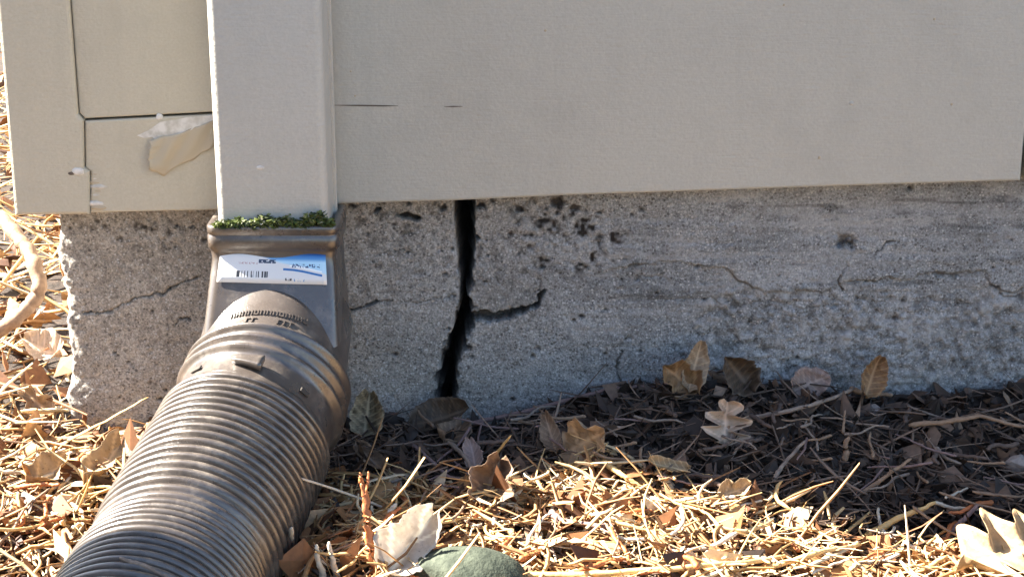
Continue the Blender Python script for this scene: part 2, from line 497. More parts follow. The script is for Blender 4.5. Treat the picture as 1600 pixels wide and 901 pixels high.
    for _ in range(600):
        if rg.random() < 0.55:
            px_, pz_ = rg.uniform(0, 0.42), rg.uniform(-0.02, 0.17)
        else:
            px_, pz_ = rg.uniform(0, 0.7), rg.uniform(-0.02, 0.17)
        r = 0.0005 + 0.0017 * rg.random() ** 4
        i0, i1 = np.searchsorted(fx, [px_ - 3 * r, px_ + 3 * r])
        j0, j1 = np.searchsorted(fz, [pz_ - 3 * r, pz_ + 3 * r])
        sub = np.exp(-(((FX[j0:j1, i0:i1] - px_) / r) ** 2 + ((FZ[j0:j1, i0:i1] - pz_) / (r * rg.uniform(.6, 1.1))) ** 2) ** 1.5)
        d[j0:j1, i0:i1] -= sub * r * rg.uniform(0.8, 1.8)
        if rg.random() < 0.75:
            dirt_shade[j0:j1, i0:i1] = np.maximum(dirt_shade[j0:j1, i0:i1], sub * 0.85)
    # tie hole
    dd = np.hypot(ju - 1321, (jv - 376) * 1.25)
    k = 1 - sstep(9, 19, dd)
    d = d - k * (0.004 + 0.003 * vnoise(x, z, 0.003, 81))
    dirt_shade = np.maximum(dirt_shade, k * 0.75 * (0.6 + 0.6 * vnoise(x, z, 0.004, 82)))
    # gouge under the siding left of the crack
    dist, _ = poly_dist(ju, jv, [(622, 339), (652, 340)])
    k = 1 - sstep(3, 6, dist); d = d - k * 0.005; dirt_shade = np.maximum(dirt_shade, k)
    for cu, cv, s in ((810, 328, 12), (870, 316, 18), (900, 322, 12), (550, 322, 9), (690, 325, 9), (590, 330, 8), (750, 323, 9)):
        k = (1 - sstep(s * .4, s, np.hypot(ju - cu, (jv - cv) * 1.6))); d = d - k * 0.004; dirt_shade = np.maximum(dirt_shade, k * .9)
    # paint splashes and lime scratches
    for pts, w in (([(1085, 313), (1140, 309), (1200, 307)], 2.6), ([(1225, 352), (1330, 349), (1400, 345), (1460, 339)], 2.8), ([(1570, 309), (1600, 306), (1640, 305)], 3.5),
                   ([(1325, 512), (1330, 520), (1324, 534)], 5.5), ([(1478, 574), (1496, 596)], 2.5), ([(1018, 540), (1032, 552)], 2.2), ([(1095, 520), (1115, 534)], 2.2), ([(1060, 530), (1068, 540)], 2.0), ([(1540, 520), (1546, 524)], 2.4)):
        dist, _ = poly_dist(ju, jv, pts)
        k = 1 - sstep(w * .5, w, dist)
        pale = np.maximum(pale, 0.85 * k * np.clip(0.8 + 0.6 * vnoise(x, z, 0.004, 88), 0, 1))
    lime = sstep(0.0, 0.6, vnoise(x * 0.25, z, 0.009, 90) + 0.5 * vnoise(x * .3, z, 0.003, 91)) * sstep(1080, 1250, u) * np.exp(-((v - 345) / 32) ** 2)
    pale = np.maximum(pale, lime * 0.55)
    # pale and dark streaks left by the form boards
    st_ = vnoise(x * 0.05, z, 0.0045, 191) + 0.7 * vnoise(x * 0.12, z, 0.002, 192)
    pale = np.maximum(pale, right * 0.38 * sstep(0.45, 1.1, st_) * (v < 470))
    dirt_shade = np.maximum(dirt_shade, right * 0.45 * sstep(0.55, 1.2, -st_) * (v < 470))
    # chipped arris at the house corner
    edge = np.exp(-FX / 0.006)
    d = d - edge * (0.003 + 0.0018 * vnoise(z, z * 0, 0.009, 95) + 0.0008 * vnoise(z, x, 0.003, 96))
    V = np.stack([x, -d, z], -1)
    pale[:, :6] *= 0; dirt_shade[:, :6] *= 0.3
    # side of the foundation running back from the corner
    sy = np.concatenate([np.array([0.002, 0.004, 0.007, 0.011, 0.016, 0.022, 0.03, 0.04]), 0.04 + 3 * np.linspace(0, 1, 26)[1:] ** 2])
    side = []
    for k_ in sy:
        n_ = 0.0009 * vnoise(z[:, 0], z[:, 0] * 0 + k_, 0.008, 97) + 0.0005 * vnoise(z[:, 0], z[:, 0] * 0 + k_, 0.003, 98)
        side.append(np.stack([x[:, 0] - 0.002 + n_, V[:, 0, 1] + k_, z[:, 0]], -1))
    S = np.stack(side[::-1], 1)
    VV = np.concatenate([S, V], 1)
    me = mesh_np('foundation', VV, grid_faces(VV.shape[0], VV.shape[1]))
    zs = np.zeros(S.shape[:2])
    attr(me, 'pale', np.clip(np.concatenate([zs, pale], 1), 0, 1))
    attr(me, 'dirt_shade', np.clip(np.concatenate([zs, dirt_shade], 1), 0, 1))
    return link('foundation', me, M['concrete'])
fo = foundation()
rel(fo, house)
fo['label'] = 'grey weathered concrete foundation split by a wide dark crack'

TOP = 2.5
def wxz(u, v, y):
    q = P(u, v, y)
    return (q[0], q[2])
def board(name, pix, y0, y1, paint='paint', **k):
    """board from pixel corners on its front plane; v = None continues straight up to the eaves"""
    pts = []
    for u, v in pix:
        if v is None:
            x = P(u, 0, y0)[0]
            pts.append((x, TOP))
        else:
            pts.append(wxz(u, v, y0))
    return rel(prism(name, pts, y0, y1, M[paint], **k), house)
yc, yl, yr = -0.0245, -0.0215, -0.022
b0 = board('corner_board', [(23, 337), (139.5, 335), (139, 268), (130.5, 262), (129.5, 189), (121, 179), (122, None), (30, None)], yc, 0.09, 'paint_left', bevel=0.002)
b1 = board('siding_panel', [(133, 185.5), (336, 175), (336, None), (124.5, None), (123.8, 177)], yl, 0.006, 'paint_left')
b2 = board('siding_panel', [(141, 332.5), (350, 328), (350, 178), (132.3, 189.2), (133.2, 262), (141.8, 268)], yl - 0.0006, 0.006, 'paint_left')
b3 = board('siding_panel', [(490, 319.5), (700, 314), (900, 305), (1100, 298.5), (1300, 291.5), (1594.5, 282.5), (1594.5, None), (490, None)], yr, 0.006, bevel=0.0015)
xg = P(1607, 282, yr)
nb = rel(prism('siding_panel', [(xg[0], xg[2]), (3.0, xg[2] + 0.03), (3.0, TOP), (xg[0], TOP)], yr, 0.006, M['paint']), house)
core = bpy.data.meshes.new('wall_core')
bm = bmesh.new()
bmesh.ops.create_cube(bm, size=1)
xl_ = X0 - 0.018
for vtx in bm.verts:
    vtx.co = Vector(((xl_ if vtx.co.x < 0 else 3.0), (0.007 if vtx.co.y < 0 else 3.0), (0.18 if vtx.co.z < 0 else TOP)))
bm.to_mesh(core); bm.free()
rel(link('wall_core', core, M['core']), house)
# siding on the other side of the corner, turned away from the camera
for i in range(10):
    z0 = 0.165 + i * 0.24
    sp = rel(prism('side_siding', [(xl_ - 0.012, z0), (xl_ - 0.0005, z0), (xl_ - 0.0005, min(z0 + 0.238, TOP)), (xl_ - 0.012, min(z0 + 0.238, TOP))], 0.0925, 3.0, M['paint'], bevel=0), house)

# hairline joint in the big panel, broken bead of caulk over it
def strip(name, pix, y, w, mat, parent, th=0.0006):
    bm = bmesh.new()
    up, dn = [], []
    for i, (u, v) in enumerate(pix):
        q = P(u, v, y)
        hw = w * (0.25 if i in (0, len(pix) - 1) else 1)
        up.append(bm.verts.new((q[0], y, q[2] + hw)))
        dn.append(bm.verts.new((q[0], y, q[2] - hw)))
    for i in range(len(pix) - 1):
        bm.faces.new((dn[i], dn[i + 1], up[i + 1], up[i]))
    r = bmesh.ops.extrude_face_region(bm, geom=list(bm.faces))
    for e in r['geom']:
        if isinstance(e, bmesh.types.BMVert):
            e.co.y -= th
    bmesh.ops.recalc_face_normals(bm, faces=bm.faces)
    me = bpy.data.meshes.new(name); bm.to_mesh(me); bm.free()
    return rel(link(name, me, mat), parent)
m, nt, b = mat_new('joint_dirt'); M['joint'] = m
b.inputs['Base Color'].default_value = (0.10, 0.08, 0.065, 1); b.inputs['Roughness'].default_value = 0.95
strip('joint_crack', [(517, 164.5), (560, 165), (600, 165.5), (622, 165.5)], yr - 0.0001, 0.00045, M['joint'], b3, 0.0002)
strip('joint_crack', [(694, 167), (708, 166.5), (723, 166.5)], yr - 0.0001, 0.0004, M['joint'], b3, 0.0002)

# peeling paint on the small lower panel
def peel():
    pts = [(214, 212), (232, 204), (250, 191), (290, 184), (330, 180), (336, 180), (336, 196), (300, 203), (270, 214), (248, 224), (238, 214), (226, 216)]
    y = yl - 0.0008
    o = prism('bare_primer', [wxz(u, v, y) for u, v in pts], y, y + 0.0007, M['primer'], bevel=0)
    o.parent = None
    rel(o, b2_root)
    # curled flake, held along its right side, free at the left
    nr, nc = 16, 22
    top = [(236, 216), (262, 213), (296, 203), (338, 185)]
    bot = [(233, 262), (240, 270), (258, 270), (338, 228)]
    V = []
    for i in range(nr):
        for j in range(nc):
            s = j / (nc - 1) * 3
            k = min(int(s), 2); f = s - k
            a = [top[k][q] * (1 - f) + top[k + 1][q] * f for q in (0, 1)]
            c_ = [bot[k][q] * (1 - f) + bot[k + 1][q] * f for q in (0, 1)]
            t = i / (nr - 1)
            uu, vv = a[0] * (1 - t) + c_[0] * t, a[1] * (1 - t) + c_[1] * t
            free = (1 - j / (nc - 1))
            out = 0.0010 + 0.0058 * free ** 1.6 * (0.25 + 0.75 * t) + 0.0007 * math.sin(uu * 0.2 + vv * .13)
            q = P(uu + (1.2 * math.sin(vv * 0.7) + 4 * float(vnoise(vv * .12, 1, 1.0, 401))) * free, vv + 5 * float(vnoise(uu * .07, 2, 1.0, 402)) * (t - .3) * 1.4, yl)
            V.append((q[0], yl - out, q[2]))
    me = mesh_np('paint_flake', V, grid_faces(nr, nc))
    o = link('paint_flake', me, M['flake'])
    sm = o.modifiers.new('thick', 'SOLIDIFY'); sm.thickness = 0.0002
    rel(o, b2_root)
b2_root = b2
peel()
# chipped fibres at the notch of the corner board, and a filled nail head
def lump(name, q, r, mat, parent, seed, squash=(1, 0.5, 1)):
    bm = bmesh.new()
    bmesh.ops.create_icosphere(bm, subdivisions=2, radius=1)
    rg = random.Random(seed)
    for vt in bm.verts:
        n = 1 + 0.3 * (rg.random() - 0.5)
        vt.co = Vector((q[0] + vt.co.x * r * squash[0] * n, q[1] + vt.co.y * r * squash[1] * n, q[2] + vt.co.z * r * squash[2] * n))
    for f in bm.faces: f.smooth = True
    me = bpy.data.meshes.new(name); bm.to_mesh(me); bm.free()
    return rel(link(name, me, mat), parent)
lump('caulk_blob', P(249, 183, yl), 0.0024, M['primer'], b2, 1)
lump('paint_chip', P(122, 268, yc), 0.0034, M['primer'], b0, 2, (1.2, 0.25, 0.8))
lump('paint_chip', P(112, 271, yc), 0.0020, M['joint'], b0, 3, (1.2, 0.2, 0.6))
rg = random.Random(4)
for i in range(9):
    v_ = 272 + i * 6.5
    lump('wood_fibre', P(146 + rg.random() * 9, v_, yl), 0.0016 + rg.random() * 0.0026, M['primer'] if i % 2 else M['flake'], b2, 10 + i, (1.7, 0.35, 0.5))
for u, v, r in ((1330, 161, .0022), (1487, 163, .0013), (1280, 246, .0015), (852, 48, .0012), (548, 112, .0009), (555, 150, .001), (1225, 8, .0012), (1460, 30, .0013)):
    lump('nail_head', P(u, v, yr), r * 0.7, M['flake'] if r < .002 else M['paint'], b3, int(u), (1, 0.3, 1))

# ------------------------------------------------------------------ downspout
dsx0, dsx1 = -0.1877, -0.1170
dsy0, dsy1 = -0.0745, -0.0235
def rrect(x0, x1, y0, y1, r, seg=5):
    pts = []
    for cxx, cyy, a0 in ((x1 - r, y1 - r, 0), (x0 + r, y1 - r, 90), (x0 + r, y0 + r, 180), (x1 - r, y0 + r, 270)):
        for k in range(seg + 1):
            a = math.radians(a0 + 90 * k / seg)
            pts.append((cxx + r * math.cos(a), cyy + r * math.sin(a)))
    return pts
def tube_z(name, rings, mat, inner=None):
    """loft of rings of equal length"""
    R = np.array(rings)
    nr, nc = R.shape[:2]
    i = np.arange(nr - 1)[:, None] * nc
    j = np.arange(nc)[None, :]
    f = np.stack([i + j, i + (j + 1) % nc, i + nc + (j + 1) % nc, i + nc + j], -1).reshape(-1, 4)
    return mesh_np(name, R.reshape(-1, 3), f)
ds = empty('downspout', ((dsx0 + dsx1) / 2, (dsy0 + dsy1) / 2, 0.13), 'beige rectangular metal downspout running down the siding into brown adapter', 'downspout')
rings = []
for z_, ins in ((0.120, 0.0012), (TOP, 0.0012), (TOP, 0), (0.120, 0)):
    rings.append([(x, y, z_) for x, y in rrect(dsx0 + ins, dsx1 - ins, dsy0 + ins, dsy1 - ins, 0.0055 - ins, 5)])
o = link('spout_tube', tube_z('spout_tube', rings, None), M['paint_metal']); rel(o, ds)
lump('paint_chip', P(407, 262, dsy0), 0.0022, M['primer'], ds, 77, (1.2, 0.15, 0.6))
seam = prism('seam', [(dsx1 - 0.0005, 0.125), (dsx1 + 0.0022, 0.125), (dsx1 + 0.0022, TOP), (dsx1 - 0.0005, TOP)], -0.041, -0.037, M['paint_metal'], bevel=0.0005)
rel(seam, ds)

# ------------------------------------------------------------------ downspout extension
ext = empty('downspout_extension', (-0.16, -0.2, 0.0), 'brown plastic corrugated drain extension fitted over the end of the downspout', 'drain pipe')
PR = 0.0545
ctrl = [(-.1530, -.044, .0895), (-.1545, -.062, .0800), (-.1570, -.102, .0590), (-.1660, -.146, .0400), (-.1780, -.205, .0220), (-.1880, -.275, .0080), (-.1960, -.355, .0000), (-.2030, -.45, -.006), (-.208, -.56, -.008), (-.21, -.68, -.008)]
ctrl = [np.array(c_) for c_ in ctrl]
def catmull(pts, n=40):
    out = []
    p = [2 * pts[0] - pts[1]] + pts + [2 * pts[-1] - pts[-2]]
    for i in range(1, len(p) - 2):
        for k in range(n):
            t = k / n
            out.append(0.5 * ((2 * p[i]) + (-p[i - 1] + p[i + 1]) * t + (2 * p[i - 1] - 5 * p[i] + 4 * p[i + 1] - p[i + 2]) * t * t + (-p[i - 1] + 3 * p[i] - 3 * p[i + 1] + p[i + 2]) * t ** 3))
    out.append(pts[-1])
    return np.array(out)
path = catmull(ctrl)
for _ in range(20):
    path[1:-1] = 0.25 * path[:-2] + 0.5 * path[1:-1] + 0.25 * path[2:]
sl = np.concatenate([[0], np.cumsum(np.linalg.norm(np.diff(path, axis=0), axis=1))])
def at_s(s):
    return np.stack([np.interp(s, sl, path[:, k]) for k in range(3)], -1)
def frame(s):
    t = at_s(s + 0.004) - at_s(s - 0.004)
    t = t / np.linalg.norm(t)
    up = np.array([0, 0, 1.0])
    side = np.cross(t, up); side /= np.linalg.norm(side)       # points to the left of travel
    nrm = np.cross(side, t)
    return t, side, nrm
# arc lengths of features, found from where they show
def s_at_v(v):
    best, bs = 1e9, 0
    for s in np.linspace(0, sl[-1] * 0.9, 800):
        t, sd, nr_ = frame(s)
        q = at_s(s) + nr_ * PR
        vv = proj(*q)[1]
        if abs(vv - v) < best:
            best, bs = abs(vv - v), s
    return bs
S_KINK = s_at_v(765)
S_R1, S_COR, S_END = s_at_v(503), s_at_v(583), sl[-1] - 0.01
def rad(s):
    r = PR - 0.003 - 0.0045 * max(0.0, 1 - s / S_COR)
    for k, c_ in enumerate((S_R1, S_R1 + 0.0105, S_R1 + 0.021)):
        r += 0.0046 * math.exp(-((s - c_) / 0.0030) ** 2)
    r += 0.0016 * (1 / (1 + math.exp(-(s - (S_COR - 0.006)) / 0.0004)))      # bead where the cuff ends
    if s > S_COR:
        pitch = 0.0070
        ph = (s - S_COR) / pitch + 0.45 * math.sin((s - S_COR) * 38)
        amp = 1 - 0.55 * math.exp(-((s - S_KINK) / 0.016) ** 2)
        r = PR - 0.0012 - 0.002 * (1 - amp) + 0.0028 * amp * math.cos(2 * math.pi * ph) - 0.0008 * amp * math.cos(4 * math.pi * ph)
    return r
def ring(s, r, n, wob=0.0):
    t, sd, nr_ = frame(s)
    c_ = at_s(s)
    a = np.linspace(0, 2 * math.pi, n, endpoint=False)
    rr = r * (1 + wob * np.sin(2 * a + s * 9) + wob * 0.5 * np.sin(3 * a - s * 23))
    return c_ + np.cos(a)[:, None] * sd * rr[:, None] + np.sin(a)[:, None] * nr_ * rr[:, None]
ss = np.concatenate([np.arange(0.0, S_COR, 0.0014), np.arange(S_COR, S_END, 0.00082)])
S_JOIN = S_COR - 0.0005
NR = 96
cuff_s = [s for s in ss if s <= S_JOIN]
pipe_s = [s for s in ss if s > S_JOIN]
cuff = link('round_cuff', tube_z('round_cuff', [ring(s, rad(s), NR) for s in cuff_s], None), M['plastic']); rel(cuff, ext)
pipe = link('corrugated_hose', tube_z('corrugated_hose', [ring(s, rad(s), NR, 0.004) for s in pipe_s], None), M['plastic']); rel(pipe, ext)

# rectangular socket: front face leans out as it goes down
def socket_ring(z, grow, lean, r=0.007, flare=0.0):
    x0, x1 = dsx0 - 0.004 - grow - flare, dsx1 + 0.004 + grow + flare * 0.5
    y0, y1 = dsy0 - 0.004 - grow - lean, dsy1 + 0.002
    return [(x, y, z) for x, y in rrect(x0, x1, y0, y1, r)]
ZT = P(430, 352, dsy0 - 0.004)[2]
prof = [(0.0, -0.003), (0.0, 0.001), (0.0012, 0.0016), (0.0050, 0.0016), (0.0056, 0.0010), (0.0066, 0.0010), (0.0072, 0.0015), (0.0150, 0.0015), (0.0158, 0.0006), (0.018, 0.0)]
rings = [[(x, y, ZT - 0.03) for x, y in rrect(dsx0 - .001, dsx1 + .001, dsy0 - .001, dsy1 + .001, .005)]]
rings += [socket_ring(ZT - a, g + 0.0012, 0) for a, g in prof]
for k in range(1, 13):
    a = 0.018 + 0.056 * k / 12
    rings.append(socket_ring(ZT - a, 0.0, 0.024 * (k / 12), flare=0.006 * k / 12))
sock = link('socket', tube_z('socket', rings, None), M['plastic']); rel(sock, ext)
# sharp-edged rib down the right of the socket
def face_pt(a, bfrac, off=0.0):
    """point on the leaning front face: a = 0..1 left to right, bfrac = 0..1 down"""
    z = ZT - 0.018 - 0.056 * bfrac
    x0, x1 = dsx0 - 0.004 - 0.006 * bfrac, dsx1 + 0.004 + 0.003 * bfrac
    y = dsy0 - 0.004 - 0.024 * bfrac
    nrm = np.array([0, -0.056, -0.024]); nrm /= np.linalg.norm(nrm)
    return np.array([x0 + (x1 - x0) * a, y, z]) + nrm * off * np.array([1, 1, -1])
# sticker
nr, nc = 6, 24
V, UVS = [], []
for i in range(nr):
    for j in range(nc):
        a, bb = j / (nc - 1), i / (nr - 1)
        V.append(face_pt(0.075 + 0.85 * a + 0.012 * bb * (a - .5), -0.02 + 0.33 * bb + 0.03 * a, 0.0007 + 0.0003 * math.sin(a * 9)))
        UVS.append((a, 1 - bb))
me = mesh_np('sticker', V, grid_faces(nr, nc, True))
uvl = me.uv_layers.new(name='UVMap')
li = np.zeros(len(me.loops), dtype=np.int32); me.loops.foreach_get('vertex_index', li)
uvl.data.foreach_set('uv', np.array(UVS, dtype=np.float32)[li].ravel())
def sticker_material():
    m, nt, b = mat_new('printed_sticker')
    uv = nt.nodes.new('ShaderNodeUVMap')
    s = nt.nodes.new('ShaderNodeSeparateXYZ'); nt.links.new(uv.outputs[0], s.inputs[0])
    U, Vv = s.outputs[0], s.outputs[1]
    def rng(x, a, c_):
        return math_n(nt, 'MULTIPLY', math_n(nt, 'GREATER_THAN', x, a), math_n(nt, 'LESS_THAN', x, c_))
    # blue corner: grows from the top edge towards the right, with a wave
    wave = math_n(nt, 'MULTIPLY', math_n(nt, 'SINE', math_n(nt, 'MULTIPLY', U, 9.0)), 0.06)
    lim = math_n(nt, 'ADD', math_n(nt, 'SUBTRACT', 1.28, math_n(nt, 'MULTIPLY', U, 1.0)), wave)
    bl = nt.nodes.new('ShaderNodeMapRange'); bl.inputs[1].default_value = -0.02; bl.inputs[2].default_value = 0.05
    nt.links.new(math_n(nt, 'SUBTRACT', Vv, lim), bl.inputs[0])
    blue = ramp(nt, Vv, [(0.2, (0.45, 0.66, 0.80)), (0.7, (0.40, 0.64, 0.82)), (0.80, (0.08, 0.26, 0.55)), (1.0, (0.01, 0.06, 0.24))])
    col = mix(nt, bl.outputs[0], (0.66, 0.66, 0.66), blue)
    def swoosh(off, amp, w, x0, colr):
        nonlocal col
        y = math_n(nt, 'ADD', math_n(nt, 'SUBTRACT', off, math_n(nt, 'MULTIPLY', U, 0.38)), math_n(nt, 'MULTIPLY', math_n(nt, 'SINE', math_n(nt, 'MULTIPLY', U, 11.0)), amp))
        d_ = math_n(nt, 'LESS_THAN', math_n(nt, 'ABSOLUTE', math_n(nt, 'SUBTRACT', Vv, y)), w)
        col = mix(nt, math_n(nt, 'MULTIPLY', d_, rng(U, x0, 0.96)), col, colr)
    swoosh(0.68, 0.03, 0.035, 0.60, (0.02, 0.14, 0.40))
    swoosh(0.80, 0.03, 0.02, 0.66, (0.78, 0.84, 0.88))
    # small print, too small to read
    def printed(x0, x1, y0, y1, sx, sy, th, colr, seed):
        nonlocal col
        mp = nt.nodes.new('ShaderNodeMapping'); mp.inputs['Scale'].default_value = (sx, sy, 1); mp.inputs['Location'].default_value = (seed, seed * 2, 0)
        nt.links.new(uv.outputs[0], mp.inputs[0])
        n_ = noise(nt, mp.outputs[0], 1.0, 1)
        k = math_n(nt, 'MULTIPLY', math_n(nt, 'GREATER_THAN', n_, th), math_n(nt, 'MULTIPLY', rng(U, x0, x1), rng(Vv, y0, y1)))
        col = mix(nt, k, col, colr)
    printed(0.14, 0.46, 0.18, 0.38, 75, 0.6, 0.50, (0.03, 0.03, 0.035), 3)
    printed(0.37, 0.53, 0.64, 0.76, 40, 12, 0.40, (0.03, 0.05, 0.10), 7)
    printed(0.68, 0.94, 0.52, 0.64, 60, 14, 0.52, (0.02, 0.05, 0.16), 11)
    printed(0.62, 0.68, 0.10, 0.18, 60, 10, 0.42, (0.05, 0.05, 0.06), 13)
    printed(0.18, 0.36, 0.60, 0.66, 60, 20, 0.52, (0.45, 0.30, 0.30), 17)
    printed(0.70, 0.80, 0.08, 0.16, 60, 10, 0.55, (0.08, 0.25, 0.5), 19)
    nt.links.new(col, b.inputs['Base Color'])
    b.inputs['Roughness'].default_value = 0.3
    return m
stk = link('sticker', me, sticker_material())
sd_ = stk.modifiers.new('thick', 'SOLIDIFY'); sd_.thickness = 0.0003
rel(stk, sock)
stk['label'] = 'white and blue printed sticker on the brown socket'
# raised lettering round the shoulder of the cuff: strokes worn beyond reading
def on_pipe(s, ang, off=0.0, r=None):
    t, sdv, nr_ = frame(s)
    rr = (rad(s) if r is None else r) + off
    return at_s(s) + (math.cos(ang) * sdv + math.sin(ang) * nr_) * rr
bm = bmesh.new()
rg = random.Random(12)
def raised(s0, s1, a0, a1, h):
    vs = []
    for off in (-0.0005, h):
        for s_, a_ in ((s0, a0), (s0, a1), (s1, a1), (s1, a0)):
            vs.append(bm.verts.new(on_pipe(s_, a_, off)))
    for f in ((4, 5, 6, 7), (0, 1, 5, 4), (1, 2, 6, 5), (2, 3, 7, 6), (3, 0, 4, 7)):
        bm.faces.new([vs[k] for k in f])
S_L = s_at_v(474)
for i in range(13):
    ang = math.radians(70 + 3.6 * i) if False else math.radians(121 - 4.6 * i)
    for k in range(2):
        raised(S_L, S_L + 0.0045, ang + 0.045 * k, ang + 0.045 * k + 0.014, 0.0009)
    if rg.random() < 0.6:
        ss_ = S_L + rg.choice((0, 0.0018, 0.0036))
        raised(ss_, ss_ + 0.0009, ang, ang + 0.058, 0.0008)
for i in (0, 1, 2, 6, 7):
    ang = math.radians(112 - 4.6 * i)
    raised(S_L + 0.0075, S_L + 0.012, ang, ang + 0.014, 0.0009)
    raised(S_L + 0.0075, S_L + 0.0084, ang, ang + 0.05, 0.0009)
bmesh.ops.recalc_face_normals(bm, faces=bm.faces)
me = bpy.data.meshes.new('raised_lettering'); bm.to_mesh(me); bm.free()
rel(link('raised_lettering', me, M['plastic']), cuff)
# clip and slots in the smooth band
def patch(name, s0, s1, a0, a1, off, mat, taper=1.0, th=0.004):
    n1, n2 = 8, 5
    V = []
    for i in range(n1):
        for j in range(n2):
            f, g = i / (n1 - 1), j / (n2 - 1)
            w = 1 - (1 - taper) * f
            V.append(on_pipe(s0 + (s1 - s0) * ((g - .5) * w + .5), a0 + (a1 - a0) * f, off * (1 - 0.5 * f), PR - 0.003))
    me = mesh_np(name, V, grid_faces(n1, n2))
    o = link(name, me, mat)
    q = o.modifiers.new('thick', 'SOLIDIFY'); q.thickness = th; q.offset = 0
    return rel(o, cuff)
sb = (S_R1 + 0.021 + S_COR) / 2 + 0.001
patch('clip', sb - 0.006, sb + 0.005, math.radians(108), math.radians(88), 0.0042, M['plastic'], 0.25)
patch('slot', sb - 0.0015, sb + 0.002, math.radians(145), math.radians(138), 0.0006, M['core'], 1, 0.001)
patch('slot', sb - 0.0015, sb + 0.002, math.radians(63), math.radians(54), 0.0006, M['core'], 1, 0.001)

# ------------------------------------------------------------------ moss on the rim of the socket
def moss():
    rg = np.random.default_rng(3)
    V, Fc = [], []
    n = 2200
    for i in range(n):
        t = rg.random()
        x = dsx0 - 0.001 + (dsx1 - dsx0 + 0.004) * t
        hgt_ = 0.002 + 0.0075 * (0.4 * math.exp(-((t - .45) / .22) ** 2) + 0.9 * math.exp(-((t - .88) / .10) ** 2) + 0.5 * rg.random() * (vnoise(t * 14, 0.7, 1.0, 312) + .6))
        y = dsy0 - rg.uniform(0.0, 0.006) - 0.001
        z = ZT + rg.random() ** 1.4 * hgt_ - 0.001
        if vnoise(t * 8, 0.3, 1.0, 311) + 0.5 * rg.normal() < -0.75: continue
        a, l, w = rg.uniform(0, 6.28), rg.uniform(0.0016, 0.0042), rg.uniform(0.0006, 0.0013)
        e = rg.uniform(-0.4, 0.8)
        d_ = np.array([math.cos(a) * math.cos(e), math.sin(a) * math.cos(e) * 0.6, math.sin(e)])
        sd = np.cross(d_, rg.normal(size=3)); sd /= np.linalg.norm(sd)
        c_ = np.array([x, y, z])
        k = len(V)
        V += [c_ - sd * w, c_ + d_ * l * .5 - sd * w * 1.1 + sd * 0, c_ + d_ * l, c_ + sd * w]
        Fc.append((k, k + 1, k + 2, k + 3))
    me = mesh_np('moss', V, Fc, False)
    mt = litter_material('moss', [(0.0, (0.015, 0.024, 0.006)), (0.45, (0.05, 0.075, 0.015)), (0.8, (0.12, 0.16, 0.035)), (0.93, (0.26, 0.29, 0.12)), (1.0, (0.6, 0.6, 0.5))], 0.3)
    o = link('moss', me, mt)
    tag(o, 'strip of green moss growing where the downspout enters the brown socket', 'moss', kind='stuff')
moss()

